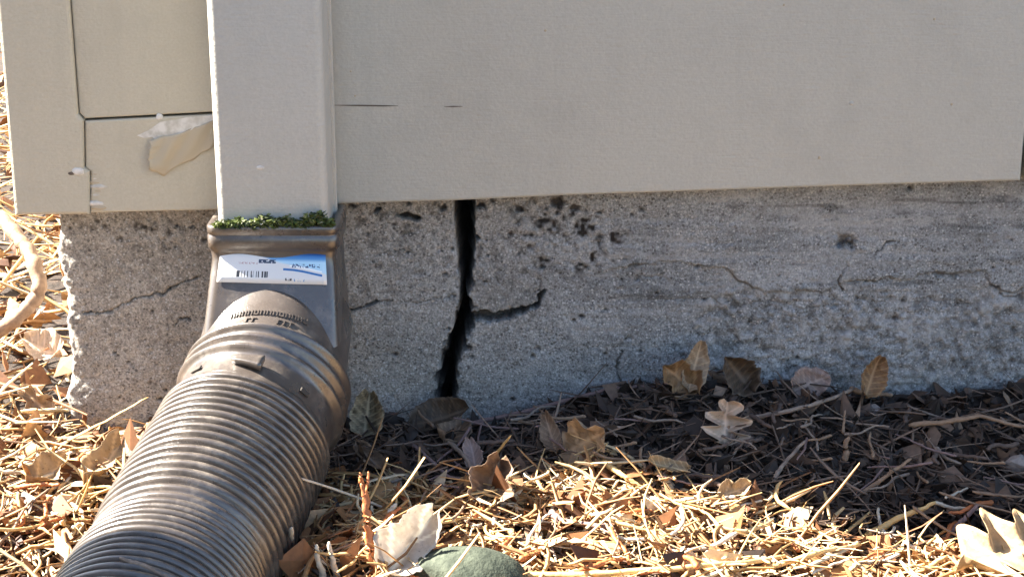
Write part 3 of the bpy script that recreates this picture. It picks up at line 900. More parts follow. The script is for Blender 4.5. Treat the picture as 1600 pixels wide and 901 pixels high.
# ------------------------------------------------------------------ loose ground cover
def straws(name, n, region, lrange, rrange, mat, label, cat, seed, lift=(0, 0.012), pitch=0.25, accept=None, seg=4, bend=0.35):
    rg = np.random.default_rng(seed)
    x0, x1, y0, y1 = region
    x, y = rg.uniform(x0, x1, n), rg.uniform(y0, y1, n)
    if accept is not None:
        k = rg.random(n) < accept(x, y)
        x, y = x[k], y[k]; n = len(x)
    L = lrange[0] + (lrange[1] - lrange[0]) * rg.random(n) ** 1.8
    R = rg.uniform(rrange[0], rrange[1], n)
    az = rg.uniform(0, 2 * math.pi, n)
    pt = rg.normal(0, pitch, n)
    kb = rg.normal(0, bend, n)
    z0 = rg.uniform(lift[0], lift[1], n)
    t = np.linspace(-0.5, 0.5, seg + 1)
    a = az[:, None] + kb[:, None] * t[None, :] * 2
    dx, dy = np.cos(a) * L[:, None] / seg, np.sin(a) * L[:, None] / seg
    px_ = np.cumsum(np.concatenate([np.zeros((n, 1)), dx[:, :-1]], 1), 1); px_ -= px_.mean(1, keepdims=True)
    py_ = np.cumsum(np.concatenate([np.zeros((n, 1)), dy[:, :-1]], 1), 1); py_ -= py_.mean(1, keepdims=True)
    px_ += x[:, None]; py_ += y[:, None]
    hz = hgt(px_, py_)
    zc = hgt(x, y)
    pz_ = zc[:, None] + z0[:, None] + np.tan(np.clip(pt, -0.9, 0.9))[:, None] * t[None, :] * L[:, None]
    pz_ = np.maximum(pz_, hz + 0.0005) + rg.normal(0, 0.0006, pz_.shape)
    # keep everything out of the house and the hose
    bad = ((px_ > X0 - 0.006) & (py_ > -0.004)).any(1)
    for s in np.linspace(0.05, sl[-1], 40):
        q = at_s(s)
        bad |= ((px_ - q[0]) ** 2 + (py_ - q[1]) ** 2 + (pz_ - q[2]) ** 2 < (PR + 0.001) ** 2).any(1)
    k = ~bad
    px_, py_, pz_, R, a = px_[k], py_[k], pz_[k], R[k], a[k]
    n = len(px_)
    prof_ = np.array([0.55] + [1.0] * (seg - 1) + [0.5])
    pts = np.stack([px_, py_, pz_], -1)
    sdv = np.stack([-np.sin(a), np.cos(a), np.zeros_like(a)], -1)
    upv = np.array([0, 0, 1.0])
    ph = rg.uniform(0, 6.28, n)[:, None]
    flat = rg.uniform(0.35, 1.0, n)[:, None]
    VV = []
    for m_ in range(3):
        aa = ph + m_ * 2.0944
        VV.append(pts + (sdv * np.cos(aa)[..., None] + upv * (np.sin(aa) * flat)[..., None]) * (R[:, None] * prof_[None, :])[..., None])
    V = np.stack(VV, 2)                                        # n, seg+1, 3, 3
    base = (np.arange(n) * (seg + 1) * 3)[:, None, None]
    i = (np.arange(seg) * 3)[None, :, None]
    j = np.arange(3)[None, None, :]
    f = np.stack([base + i + j, base + i + (j + 1) % 3, base + i + 3 + (j + 1) % 3, base + i + 3 + j], -1).reshape(-1, 4)
    o = link(name, mesh_np(name, V, f, True), mat)
    tag(o, label, cat, kind='stuff')
    return o
def crumbs(name, n, region, srange, mat, label, cat, seed, lift=(0, 0.006), accept=None, flat=0.45, aniso=1.6):
    rg = np.random.default_rng(seed)
    x0, x1, y0, y1 = region
    x, y = rg.uniform(x0, x1, n), rg.uniform(y0, y1, n)
    if accept is not None:
        k = rg.random(n) < accept(x, y)
        x, y = x[k], y[k]
    bad = (x > X0 - 0.006) & (y > -0.004)
    z = hgt(x, y) + rg.uniform(lift[0], lift[1], len(x))
    for s in np.linspace(0.05, sl[-1], 40):
        q = at_s(s)
        bad |= (x - q[0]) ** 2 + (y - q[1]) ** 2 + (z - q[2]) ** 2 < (PR + 0.002) ** 2
    x, y, z = x[~bad], y[~bad], z[~bad]
    n = len(x)
    s = srange[0] + (srange[1] - srange[0]) * rg.random(n) ** 2.2
    base = np.array([[1, 0, 0], [-1, 0, 0], [0, 1, 0], [0, -1, 0], [0, 0, 1], [0, 0, -1]], float)
    B = base[None] * (1 + 0.5 * rg.normal(size=(n, 6, 1)).clip(-1.2, 1.2)) + 0.22 * rg.normal(size=(n, 6, 3))
    B[:, :, 0] *= aniso; B[:, :, 2] *= flat
    q = rg.normal(size=(n, 4)); q[:, 1:3] *= 0.45; q /= np.linalg.norm(q, axis=1, keepdims=True)
    w_, a_, b_, c_ = q.T
    Rm = np.stack([np.stack([1 - 2 * (b_ * b_ + c_ * c_), 2 * (a_ * b_ - c_ * w_), 2 * (a_ * c_ + b_ * w_)], -1),
                   np.stack([2 * (a_ * b_ + c_ * w_), 1 - 2 * (a_ * a_ + c_ * c_), 2 * (b_ * c_ - a_ * w_)], -1),
                   np.stack([2 * (a_ * c_ - b_ * w_), 2 * (b_ * c_ + a_ * w_), 1 - 2 * (a_ * a_ + b_ * b_)], -1)], 1)
    V = np.einsum('nij,nkj->nki', Rm, B) * s[:, None, None] * 0.5 + np.stack([x, y, z], -1)[:, None, :]
    tri = np.array([[0, 2, 4], [2, 1, 4], [1, 3, 4], [3, 0, 4], [2, 0, 5], [1, 2, 5], [3, 1, 5], [0, 3, 5]])
    f = ((np.arange(n) * 6)[:, None, None] + tri[None]).reshape(-1, 3)
    o = link(name, mesh_np(name, V, f, False), mat)
    tag(o, label, cat, kind='stuff')
    return o
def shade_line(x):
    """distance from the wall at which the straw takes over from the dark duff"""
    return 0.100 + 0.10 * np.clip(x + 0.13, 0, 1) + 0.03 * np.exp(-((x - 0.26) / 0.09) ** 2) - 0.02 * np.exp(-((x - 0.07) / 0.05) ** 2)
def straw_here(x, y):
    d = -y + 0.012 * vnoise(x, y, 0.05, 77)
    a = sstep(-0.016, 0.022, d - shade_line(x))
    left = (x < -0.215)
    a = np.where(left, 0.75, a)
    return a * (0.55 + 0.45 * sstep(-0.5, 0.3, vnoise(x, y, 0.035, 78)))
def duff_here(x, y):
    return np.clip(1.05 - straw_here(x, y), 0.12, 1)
NEAR = (-0.62, 0.62, -0.52, 0.0)
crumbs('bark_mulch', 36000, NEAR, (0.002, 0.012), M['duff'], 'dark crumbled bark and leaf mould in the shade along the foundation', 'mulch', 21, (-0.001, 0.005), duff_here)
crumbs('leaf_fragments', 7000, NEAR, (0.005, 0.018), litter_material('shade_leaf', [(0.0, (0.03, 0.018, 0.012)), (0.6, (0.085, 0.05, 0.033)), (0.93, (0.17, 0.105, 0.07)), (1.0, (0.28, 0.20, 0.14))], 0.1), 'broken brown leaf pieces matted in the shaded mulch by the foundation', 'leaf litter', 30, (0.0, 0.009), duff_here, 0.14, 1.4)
straws('mulch_fibre', 9000, NEAR, (0.015, 0.07), (0.0004, 0.0013), M['shade_twig'], 'tangle of thin dark twigs in the shaded mulch by the foundation', 'twigs', 22, (0.001, 0.011), 0.28, lambda x, y: duff_here(x, y) ** 2)
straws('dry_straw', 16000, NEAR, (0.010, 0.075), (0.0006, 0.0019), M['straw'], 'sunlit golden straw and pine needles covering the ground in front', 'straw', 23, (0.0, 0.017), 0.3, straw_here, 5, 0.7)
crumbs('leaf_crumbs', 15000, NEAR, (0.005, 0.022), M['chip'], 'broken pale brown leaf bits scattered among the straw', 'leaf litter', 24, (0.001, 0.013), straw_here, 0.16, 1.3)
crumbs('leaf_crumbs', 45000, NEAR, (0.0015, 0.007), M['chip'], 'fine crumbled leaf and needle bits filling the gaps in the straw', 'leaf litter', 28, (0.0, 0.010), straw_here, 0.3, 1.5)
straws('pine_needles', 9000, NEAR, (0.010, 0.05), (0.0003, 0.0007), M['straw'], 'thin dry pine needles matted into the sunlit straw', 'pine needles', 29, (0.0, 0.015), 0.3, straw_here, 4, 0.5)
BACK = (-1.6, X0 - 0.006, -0.05, 3.6)
def back_d(x, y):
    return np.clip(0.35 / (0.35 + np.maximum(y, 0)), 0.10, 1) * np.where(x > -0.75, 1, 0.35)
straws('dry_straw', 16000, BACK, (0.03, 0.16), (0.0009, 0.0024), M['straw'], 'sunlit straw on the ground behind the house corner', 'straw', 25, (0, 0.02), 0.3, back_d)
crumbs('leaf_crumbs', 22000, BACK, (0.006, 0.024), M['chip'], 'brown leaf bits on the ground behind the house corner', 'leaf litter', 26, (0, 0.02), back_d, 0.2, 1.3)
OUT = (-1.5, 1.8, -2.2, -0.50)
straws('dry_straw', 9000, OUT, (0.05, 0.2), (0.001, 0.0026), M['straw'], 'straw on the open ground farther out from the wall', 'straw', 27, (0, 0.015), 0.2, None, 3)

# ------------------------------------------------------------------ single leaves
LEAFM = {
    'tan': plain('leaf_tan', (0.26, 0.175, 0.105), (0.42, 0.30, 0.19), 90, 0.6, 0.25, 0.5, True),
    'pale': plain('leaf_pale', (0.40, 0.30, 0.22), (0.58, 0.46, 0.36), 90, 0.6, 0.25, 0.5, True),
    'orange': plain('leaf_orange', (0.20, 0.10, 0.045), (0.36, 0.22, 0.105), 90, 0.55, 0.3, 0.5, True),
    'dark': plain('leaf_dark', (0.045, 0.03, 0.02), (0.12, 0.08, 0.05), 90, 0.6, 0.15, 0.5, True),
    'mauve': plain('leaf_mauve', (0.20, 0.14, 0.12), (0.31, 0.23, 0.20), 90, 0.6, 0.2, 0.5, True),
    'mottled': plain('leaf_mottled', (0.07, 0.05, 0.03), (0.42, 0.34, 0.22), 130, 0.6, 0.15, 0.5, True),
    'brown': plain('leaf_brown', (0.15, 0.09, 0.055), (0.27, 0.18, 0.115), 90, 0.6, 0.2, 0.5, True),
    'cream': plain('leaf_cream', (0.27, 0.175, 0.09), (0.46, 0.33, 0.19), 90, 0.6, 0.3, 0.5, True),
}
def leaf(name, base, tip, width, mat, label, lobes=3, depth=0.45, up=0.6, curl=0.25, fold=0.2, seed=0, face=None, cat='leaf', tipcurl=0.15):
    rg = random.Random(seed)
    base, tip = np.array(base, float), np.array(tip, float)
    ax = tip - base
    L = np.linalg.norm(ax); ax = ax / L
    n0 = np.array([0, -(1 - up), up]) if face is None else np.array(face, float)
    sd = np.cross(ax, n0); sd /= np.linalg.norm(sd)
    nn = np.cross(sd, ax)
    ns, nw = 64, 13
    V, ve = [], []
    ph = rg.uniform(-0.3, 0.3)
    asym = rg.uniform(-0.12, 0.12)
    for i in range(ns):
        t = i / (ns - 1)
        env = math.sin(math.pi * min(1, t ** 0.8 * 0.96 + 0.02)) ** 0.65
        stem = 1 if t > 0.10 else 0.05 + 0.95 * (t / 0.10) ** 2
        for j in range(nw):
            s = (j / (nw - 1)) * 2 - 1
            q = 0.0 if s < 0 else 0.28
            lob = 1.0 if lobes == 0 else (1 - depth) + depth * (0.5 + 0.5 * math.cos(2 * math.pi * (lobes * t + q + ph))) ** 0.7
            w = width * 0.5 * env * lob * stem * (1 + asym * (1 if s > 0 else -1)) + 0.0004
            # lobes point forward
            w *= 1 + 0.10 * float(vnoise(t * 9 + (5 if s > 0 else 0), seed, 1.0, 301)) + 0.07 * float(vnoise(t * 30 + (7 if s > 0 else 0), seed, 1.0, 302))
            fwd = 0.10 * L * abs(s) * (lob - 0.5) if lobes else 0.0
            c_ = curl * width * (s * s) + 0.10 * width * math.sin(5 * t + seed) * s + fold * width * abs(s) * 0.5
            c_ += tipcurl * L * (t - 0.5) ** 2 * 2 + 0.06 * width * float(vnoise(t * 5, s * 2.2 + seed, 1.0, 303)) + 0.025 * width * float(vnoise(t * 13, s * 5 + seed, 1.0, 304))
            p = base + ax * (t * L + fwd) + sd * (s * w) + nn * c_
            V.append(p)
            side_v = abs(((lobes * t - abs(s) * 0.55 + (0.28 if s > 0 else 0)) % 1.0) - 0.5) < 0.06 if lobes else abs(((7 * t - abs(s) * 1.1) % 1.0) - 0.5) < 0.09
            ve.append(0.9 if j == nw // 2 else (0.6 if side_v else 0))
    V = np.array(V)
    org = base.copy()
    me = mesh_np(name, V - org, grid_faces(ns, nw))
    attr(me, 'vein', ve)
    o = link(name, me, LEAFM[mat])
    o.location = org
    q = o.modifiers.new('thick', 'SOLIDIFY'); q.thickness = 0.00018; q.offset = 0
    return tag(o, label, cat)
# against or near the foundation, in the shade
leaf('oak_leaf', G(1075, 612, .004), P(1096, 532, -0.012), 0.017, 'tan', 'upright tan leaf leaning on the foundation behind an orange leaf', 0, up=0.15, seed=1, curl=.12)
leaf('oak_leaf', G(1088, 612, .004), P(1036, 570, -0.022), 0.026, 'orange', 'orange brown leaf at the foot of the foundation beside an upright tan leaf', 2, .3, up=0.2, seed=2)
leaf('oak_leaf', G(1172, 608, .004), P(1132, 556, -0.014), 0.024, 'dark', 'dark brown curled leaf right of the orange leaf at the foundation', 0, up=0.25, seed=3, curl=.4)
leaf('oak_leaf', G(1236, 612, .002), P(1296, 586, -0.014), 0.022, 'mauve', 'flat grey brown leaf propped against the foundation under the white paint spot', 0, up=0.15, seed=4, curl=.05, fold=.05)
leaf('oak_leaf', P(1350, 622, -0.022), P(1374, 556, -0.010), 0.017, 'orange', 'small pointed orange leaf standing upright at the foundation', 0, up=0.1, seed=5)
leaf('oak_leaf', G(568, 688, .003), P(578, 614, -0.016), 0.022, 'mottled', 'curled mottled leaf standing against the foundation beside the brown hose', 0, up=0.15, seed=6, curl=.5, fold=.3)
leaf('oak_leaf', G(640, 668, .006), P(735, 640, -0.022), 0.022, 'dark', 'dark leaf lying across the foot of the wide crack', 0, up=0.5, seed=7)
leaf('oak_leaf', G(690, 700, .006), G(720, 668, .012), 0.022, 'brown', 'brown leaf just in front of the foot of the crack', 0, up=0.5, seed=17)
leaf('oak_leaf', G(885, 705, .010), G(950, 672, .030), 0.040, 'tan', 'broad lobed tan oak leaf lying in the shade right of the crack', 2, .5, up=0.35, seed=8, curl=.08)
leaf('oak_leaf', G(872, 715, .006), G(852, 650, .020), 0.013, 'brown', 'narrow brown leaf left of the broad lobed oak leaf', 0, up=0.2, seed=9)
leaf('oak_leaf', G(1130, 700, .004), G(1136, 628, .030), 0.036, 'pale', 'pale finger lobed oak leaf standing up from the dark mulch', 3, .75, up=0.15, seed=10, curl=.1)
leaf('oak_leaf', G(1160, 705, .004), G(1150, 672, .014), 0.014, 'mauve', 'small purplish leaf at the base of the pale finger lobed leaf', 0, up=0.3, seed=20)
leaf('oak_leaf', G(750, 798, .004), G(782, 718, .030), 0.030, 'brown', 'crumpled brown leaf between the crack and the green stone', 2, .35, up=0.35, seed=11, curl=.45, fold=.3)
leaf('oak_leaf', G(560, 700, .004), G(610, 745, .006), 0.012, 'brown', 'brown leaf in the shade right of the hose behind the red splinter', 0, up=0.6, seed=12)
leaf('oak_leaf', G(745, 740, .006), G(735, 690, .018), 0.012, 'mauve', 'slim grey brown leaf standing left of the crumpled leaf', 0, up=0.2, seed=13)
# in the sun
leaf('oak_leaf', G(1492, 893, .018), G(1650, 838, .022), 0.070, 'cream', 'large bleached oak leaf in bright sun at the lower right', 4, .7, up=0.9, seed=14, curl=.02, fold=.08, tipcurl=.03)
leaf('oak_leaf', G(1118, 778, .012), G(1172, 760, .020), 0.014, 'cream', 'small white curled leaf catching the sun amid the straw', 2, .5, up=0.5, seed=15)
leaf('oak_leaf', G(92, 660, .006), G(42, 612, .022), 0.024, 'tan', 'pointed lobed tan leaf by the left foundation corner', 2, .6, up=0.3, seed=16)
leaf('oak_leaf', G(98, 560, .010), G(38, 535, .018), 0.026, 'pale', 'pale grey curled leaf behind the left foundation corner', 0, up=0.6, seed=18)
leaf('oak_leaf', G(130, 765, .010), G(190, 700, .020), 0.026, 'cream', 'bleached leaf in full sun left of the hose', 2, .4, up=0.7, seed=19)
leaf('oak_leaf', G(40, 760, .010), G(105, 722, .018), 0.022, 'cream', 'bleached leaf in full sun near the left edge of the picture', 2, .4, up=0.7, seed=21)
leaf('oak_leaf', G(1075, 735, .012), G(1010, 722, .018), 0.010, 'cream', 'narrow bleached leaf at the edge of the sunlit straw', 0, up=0.6, seed=22)

# ------------------------------------------------------------------ single twigs, stalks
TW = {
    'bleached': plain('wood_bleached', (0.42, 0.34, 0.25), (0.62, 0.54, 0.43), 150, 0.7),
    'grey': plain('wood_grey', (0.13, 0.095, 0.075), (0.30, 0.23, 0.18), 150, 0.75),
    'tan': plain('wood_tan', (0.15, 0.09, 0.055), (0.31, 0.20, 0.125), 150, 0.7),
    'dark': plain('wood_dark', (0.06, 0.04, 0.032), (0.13, 0.085, 0.065), 150, 0.8),
    'red': plain('wood_red', (0.28, 0.075, 0.02), (0.48, 0.17, 0.055), 150, 0.6),
    'gold': plain('straw_gold', (0.48, 0.30, 0.10), (0.64, 0.44, 0.20), 150, 0.55),
    'mauve': plain('wood_mauve', (0.14, 0.085, 0.075), (0.25, 0.165, 0.15), 150, 0.75),
}
def twig(name, pts, r, mat, label, group=None, cat='twig', r_end=None, seed=0, flat=1.0, knots=True, n=8):
    pts = [np.array(p, float) for p in pts]
    cv = catmull(pts, 10) if len(pts) > 2 else np.linspace(pts[0], pts[1], 14)
    rg = np.random.default_rng(seed + 100)
    m_ = len(cv)
    Ls = np.linalg.norm(cv[-1] - cv[0])
    wob = np.cumsum(rg.normal(0, 1, (m_, 3)), 0)
    wob -= np.linspace(wob[0], wob[-1], m_)
    cv = cv + wob * r * 0.13
    r_end = r * 0.6 if r_end is None else r_end
    R = []
    for i in range(m_):
        t = cv[min(i + 1, m_ - 1)] - cv[max(i - 1, 0)]
        t /= np.linalg.norm(t)
        sd = np.cross(t, [0, 0, 1.0])
        if np.linalg.norm(sd) < 0.2: sd = np.cross(t, [0, 1.0, 0])
        sd /= np.linalg.norm(sd); u_ = np.cross(sd, t)
        rr = (r + (r_end - r) * i / (m_ - 1)) * (1 + (0.07 * rg.normal() if knots else 0.04 * rg.normal()))
        if i in (0, m_ - 1): rr *= 0.55
        a = np.linspace(0, 2 * math.pi, n, endpoint=False)
        R.append(cv[i] + np.cos(a)[:, None] * sd * rr + np.sin(a)[:, None] * u_ * rr * flat)
    org = pts[0]
    me = tube_z(name, np.array(R) - org, None)
    bm = bmesh.new(); bm.from_mesh(me)
    bmesh.ops.holes_fill(bm, edges=[e for e in bm.edges if e.is_boundary])
    bm.to_mesh(me); bm.free()
    o = link(name, me, TW[mat])
    o.location = org
    return tag(o, label, cat, group)
def gl(*p):
    return [G(u, v, l) for u, v, l in p]
tw = twig
# red splinter standing in front of the hose, forked at its top
sp = twig('wood_splinter', gl((583, 905, .004), (577, 830, .030), (568, 775, .048), (562, 738, .060)), .0036, 'red', 'upright red brown wood splinter with forked tip right of the hose', r_end=.0012, cat='splinter', seed=1, flat=.5, knots=False)
q0, q1 = gl((569, 778, .047), (575, 736, .060))
fk = twig('tine', [q0, q1], .0017, 'red', 'x', r_end=.0007, seed=2, flat=.5, knots=False)
del fk['label'], fk['category']
fk.location = Vector(q0) - sp.location
fk.parent = sp
tw('plant_stem', [G(650, 812, .006), G(560, 778, .022), P(452, 740, -.205)], .0011, 'bleached', 'long thin pale stem leaning on the hose behind the red splinter', cat='stem', seed=2, knots=False)
tw('straw_stalk', gl((20, 728, .012), (120, 678, .022), (232, 620, .040)), .0026, 'gold', 'broad golden straw blade crossing the foot of the left foundation corner', cat='straw', r_end=.0008, seed=3, flat=.35, knots=False)
tw('bark_strip', gl((-40, 694, .010), (90, 690, .012), (225, 668, .014)), .0042, 'tan', 'flat brown strip of bark lying at the foot of the left foundation corner', cat='bark', seed=4, flat=.35)
tw('bark_strip', gl((-30, 712, .012), (80, 712, .012), (150, 702, .014)), .003, 'bleached', 'pale strip of bark just in front of the brown bark strip', cat='bark', seed=5, flat=.4)
tw('bent_branch', [P(-60, 300, .16), P(8, 345, .13), P(52, 392, .10), P(66, 440, .085), P(48, 487, .075), P(0, 522, .07), P(-60, 548, .07)],   .0054, 'tan', 'thick sun bleached branch bent in a hook beyond the left house corner', cat='branch', r_end=.0055, seed=6, n=12)
tw('root', [P(735, 662, -.012), P(800, 646, -.012), P(862, 630, -.011), P(960, 606, -.010), P(1050, 600, -.010)], .0019, 'mauve', 'long brown root running along the foot of the foundation right of the crack', cat='root', seed=7)
tw('twig', gl((1170, 655, .010), (1250, 638, .014), (1335, 606, .016)), .0018, 'grey', 'grey twig rising to the right below the small upright orange leaf', seed=8)
tw('twig', gl((1328, 606, .014), (1360, 614, .012), (1395, 617, .010)), .0022, 'tan', 'short thick tan twig at the foot of the small upright orange leaf', seed=9)
tw('twig', gl((1420, 664, .012), (1500, 655, .018), (1535, 650, .018), (1605, 668, .014)), .0019, 'tan', 'long tan twig in the shade near the right edge of the picture', seed=10)
tw('twig', gl((1345, 772, .006), (1385, 745, .018), (1424, 716, .026)), .0016, 'tan', 'tan twig slanting up to the right in the dark hollow', seed=11)
tw('twig', gl((1352, 836, .006), (1410, 808, .016), (1462, 784, .022)), .0022, 'gold', 'sunlit golden twig at the lower edge of the dark hollow', seed=12)
tw('twig', gl((1482, 834, .006), (1505, 812, .012), (1528, 788, .018)), .0020, 'mauve', 'short reddish twig above the large bleached leaf', seed=13)
tw('twig', gl((1208, 752, .008), (1225, 722, .014), (1258, 688, .020)), .0016, 'grey', 'grey twig slanting out of the sunlit straw into the shade', seed=14)
tw('twig', gl((1462, 698, .008), (1480, 715, .010), (1502, 724, .010)), .0014, 'grey', 'small curved grey twig beneath the long tan twig', seed=15)
tw('twig', gl((765, 722, .006), (798, 680, .030)), .0012, 'gold', 'short pale yellow stalk sticking up in front of the crack', seed=16, knots=False)
tw('twig', gl((1318, 720, .004), (1327, 682, .020)), .0024, 'tan', 'short stubby upright tan twig below the grey pebble', seed=17)
tw('twig', gl((1318, 678, .010), (1321, 640, .022)), .0011, 'tan', 'thin upright twig left of the grey pebble', seed=18)
tw('twig', gl((940, 720, .010), (968, 736, .018), (1002, 762, .012)), .0022, 'gold', 'bright golden twig at the upper edge of the sunlit straw', seed=19)
tw('twig', gl((640, 690, .006), (672, 720, .012), (705, 748, .010), (760, 745, .010)), .0015, 'mauve', 'bent brown twig lying in front of the crack', seed=20)
tw('twig', gl((700, 690, .012), (728, 716, .018), (742, 748, .012)), .0016, 'grey', 'grey twig leaning left of the crumpled brown leaf', seed=21)
tw('straw_stalk', gl((780, 900, .012), (960, 888, .018), (1120, 876, .018), (1230, 868, .014)), .0022, 'gold', 'long golden stalk lying flat along the bottom of the picture', cat='straw', seed=22, knots=False)
tw('straw_stalk', gl((1195, 888, .012), (1270, 866, .018), (1345, 850, .016)), .0019, 'gold', 'golden stalk below the dark hollow, left of the large bleached leaf', cat='straw', seed=23, knots=False)
tw('straw_stalk', gl((862, 800, .010), (880, 812, .012), (960, 825, .010)), .0026, 'mauve', 'dark reddish stalk half buried in the straw above the green stone', cat='straw', seed=24)
tw('straw_stalk', gl((450, 858, .010), (456, 824, .034)), .0021, 'bleached', 'short white stub standing against the right side of the hose', cat='straw', seed=25, knots=False)
tw('straw_stalk', gl((505, 905, .008), (494, 850, .030)), .0022, 'bleached', 'left of two white stubs between the hose and the red splinter', cat='straw', seed=26, knots=False)
tw('straw_stalk', gl((528, 905, .008), (514, 846, .032)), .0019, 'bleached', 'right of two white stubs between the hose and the red splinter', cat='straw', seed=27, knots=False)
tp = on_pipe(s_at_v(884), math.radians(118), .0015); tq = on_pipe(s_at_v(878), math.radians(88), .0022)
tw('twig', [tp, (tp + tq) / 2 + np.array([0, 0, .001]), tq], .0016, 'grey', 'small grey twig lying on top of the hose in the shadow', seed=28, knots=False)
tw('twig', gl((740, 820, .008), (790, 838, .014)), .0016, 'gold', 'short golden twig behind the green stone', seed=29)
tw('twig', gl((1420, 905, .010), (1480, 868, .020)), .0020, 'gold', 'golden twig left of the large bleached leaf', seed=30)

# alike twigs and stalks scattered by the dozen: copies that share their meshes
LANDMARKS = {'foot of the wide crack': G(700, 665), 'crumpled brown leaf': G(765, 760), 'broad lobed oak leaf': G(915, 690), 'pale finger lobed leaf': G(1135, 665), 'orange leaf at the foundation': G(1065, 612), 'round grey pebble': G(1366, 640),
             'dark hollow on the right': G(1400, 760), 'grey pebble at the right edge': G(1588, 722), 'large bleached leaf at lower right': G(1555, 850), 'green mossy stone': G(722, 890), 'red splinter': G(575, 870),
             'small white curled leaf': G(1145, 770), 'long golden stalk': G(1000, 880), 'left foundation corner': G(60, 690), 'left side of the hose': G(150, 780), 'lower left corner of the picture': G(10, 880), 'golden stalk below the hollow': G(1270, 866)}
def scatter(name, protos, n, place, label, group, cat, seed, words):
    rg = random.Random(seed)
    k = 0
    while k < n:
        u, v = place(rg)
        q = G(u, v, 0.010 + 0.006 * rg.random())
        if q[1] > -0.02 or (abs(q[0] - np.interp(q[1], path[::-1, 1], path[::-1, 0])) < PR + 0.035 and q[1] > -0.5):
            continue
        src = protos[k % len(protos)]
        o = src if k < len(protos) else src.copy()
        if k >= len(protos): COL.objects.link(o)
        o.location = q
        o.rotation_euler = (rg.uniform(-.2, .2), rg.uniform(-.25, .25), rg.uniform(0, 6.28))
        sc = rg.uniform(.6, 1.1); o.scale = (sc, sc, sc)
        col_ = {'grey': 'grey', 'tan': 'tan', 'mauve': 'purplish brown', 'dark': 'dark brown', 'gold': 'golden', 'bleached': 'bleached white', 'red': 'red brown'}[words[k % len(words)]]
        near = min(LANDMARKS, key=lambda n_: np.linalg.norm(np.array(LANDMARKS[n_]) - q))
        tag(o, label % (col_, near), cat, group)
        k += 1
def proto(name, L, r, mat, seed):
    rg = random.Random(seed)
    pts = [np.array([t * L, rg.uniform(-.1, .1) * L, rg.uniform(-.03, .04) * L]) for t in (-.5, -.15, .2, .5)]
    o = twig(name, pts, r, mat, 'x', seed=seed)
    o.data.transform(Matrix.Translation(Vector(pts[0])))
    return o
scatter('twig', [proto('twig', .040, .0011, 'grey', 201), proto('twig', .030, .0012, 'tan', 202), proto('twig', .048, .0010, 'mauve', 203), proto('twig', .026, .0017, 'dark', 204)], 64,
        lambda r: (r.uniform(540, 1600), r.uniform(640, 760)), 'small %s twig in the shaded mulch nearest the %s', 'twigs in the shaded mulch', 'twig', 31, ('grey', 'tan', 'mauve', 'dark'))
scatter('straw_stalk', [proto('straw_stalk', .055, .0012, 'gold', 211), proto('straw_stalk', .040, .0015, 'bleached', 212), proto('straw_stalk', .065, .0010, 'tan', 213), proto('straw_stalk', .034, .0018, 'red', 214)], 110,
        lambda r: (r.uniform(470, 1600), r.uniform(770, 905)) if r.random() < .7 else (r.uniform(0, 240), r.uniform(690, 900)), 'loose %s stalk in the straw nearest the %s', 'stalks in the sunlit straw', 'straw', 32, ('gold', 'bleached', 'tan', 'red'))

# ------------------------------------------------------------------ stones
def stone(name, q, size, mat, label, seed, cuts=9, rot=0.0, cat='stone'):
    bm = bmesh.new()
    bmesh.ops.create_icosphere(bm, subdivisions=5, radius=1)
    rg = np.random.default_rng(seed)
    pl = [(v_ / np.linalg.norm(v_), rg.uniform(0.62, 0.9)) for v_ in rg.normal(size=(cuts, 3))]
    for vt in bm.verts:
        p = np.array(vt.co)
        for n_, d_ in pl:
            e = p @ n_ - d_
            if e > 0: p = p - n_ * e * 0.93
        k = 1 + 0.035 * fbm(p[0] + p[2], p[1] - p[2] * .6, 0.5, seed, 5, .6)
        p = p * k * np.array(size)
        vt.co = (p[0] * math.cos(rot) - p[2] * math.sin(rot), p[1], p[0] * math.sin(rot) + p[2] * math.cos(rot))
    for f in bm.faces: f.smooth = True
    me = bpy.data.meshes.new(name); bm.to_mesh(me); bm.free()
    o = link(name, me, mat); o.location = q
    return tag(o, label, cat)
M['green_stone'] = plain('green_stone', (0.018, 0.026, 0.016), (0.065, 0.078, 0.052), 130, 0.85, 0, 0.8)  # tones darkened to stand in for shade on the stone
M['white_stone'] = plain('white_stone', (0.50, 0.48, 0.44), (0.68, 0.66, 0.62), 120, 0.8, 0, 0.6)
M['grey_stone'] = plain('grey_stone', (0.18, 0.14, 0.125), (0.30, 0.25, 0.22), 200, 0.85, 0, 0.6)
stone('mossy_stone', G(722, 925, .004), (0.040, 0.026, 0.027), M['green_stone'], 'green grey mossy stone at the bottom of the picture', 51)
LEAFM['white'] = plain('leaf_white', (0.50, 0.44, 0.37), (0.74, 0.68, 0.60), 90, 0.6, 0.45, 0.4, True)  # tones raised towards white to carry the glare of the sun
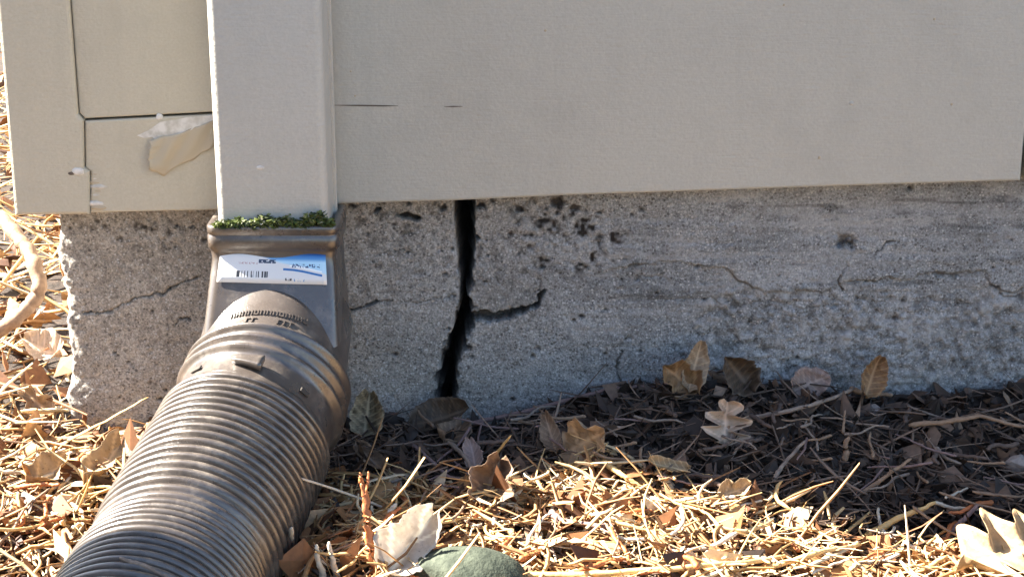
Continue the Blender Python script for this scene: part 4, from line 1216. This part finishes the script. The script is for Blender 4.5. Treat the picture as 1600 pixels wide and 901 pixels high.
leaf('oak_leaf', G(596, 912, .004), G(676, 806, .034), 0.034, 'white', 'pale leaf glaring white in the sun behind the green mossy stone', 2, .3, up=0.35, seed=52, curl=.15, fold=.3)
stone('pebble', G(1366, 640, .006), (0.0048, 0.0045, 0.0045), M['grey_stone'], 'small round grey pebble in the shade below the upright orange leaf', 53, 4)
stone('pebble', G(1588, 722, .008), (0.0085, 0.007, 0.007), M['grey_stone'], 'largest grey pebble, in the shade at the right edge of the picture', 54)

# ------------------------------------------------------------------ post added out of the picture on the left to cast the shadow across the hose
pq = on_pipe(s_at_v(846), math.radians(95))
dist_p = 0.34
ex = pq[0] + to_sun.x / math.hypot(to_sun.x, to_sun.y) * dist_p
ey = pq[1] + to_sun.y / math.hypot(to_sun.x, to_sun.y) * dist_p
post = empty('shade_post', (ex, ey - 0.06, 0), 'square unseen post added left of the hose to cast the shadow across it', 'post')
zt = pq[2] + dist_p * math.tan(SUN_EL) + 0.05
pb_ = prism('shaft', [(ex - 0.05, -0.1), (ex + 0.05, -0.1), (ex + 0.05, zt), (ex - 0.05, zt)], ey - 0.115, ey, TW['grey'], bevel=0.004)
rel(pb_, post)

# ------------------------------------------------------------------ board fence added out of view on the left to shade the open ground behind the viewer
fence = empty('shade_fence', (-1.2, -2.4, -0.05), 'tall grey board fence added out of view on the far left to shade the ground', 'fence')
bm = bmesh.new()
bmesh.ops.create_cube(bm, size=1)
for vt in bm.verts:
    vt.co = Vector((vt.co.x * 0.02, vt.co.y * 0.142, (vt.co.z + 0.5) * 2.2 - 0.1))
bmesh.ops.bevel(bm, geom=list(bm.edges), offset=0.003, segments=1, affect='EDGES')
fb = bpy.data.meshes.new('board'); bm.to_mesh(fb); bm.free()
fb.materials.append(TW['grey'])
for i in range(22):
    o = bpy.data.objects.new('board', fb); COL.objects.link(o)
    o.parent = fence; o.location = (0, -1.5 + 0.145 * i, 0)
for i in range(3):
    o = bpy.data.objects.new('post', fb); COL.objects.link(o)
    o.parent = fence; o.location = (-0.06, -1.45 + 1.5 * i, 0); o.scale = (4, 0.6, 1)
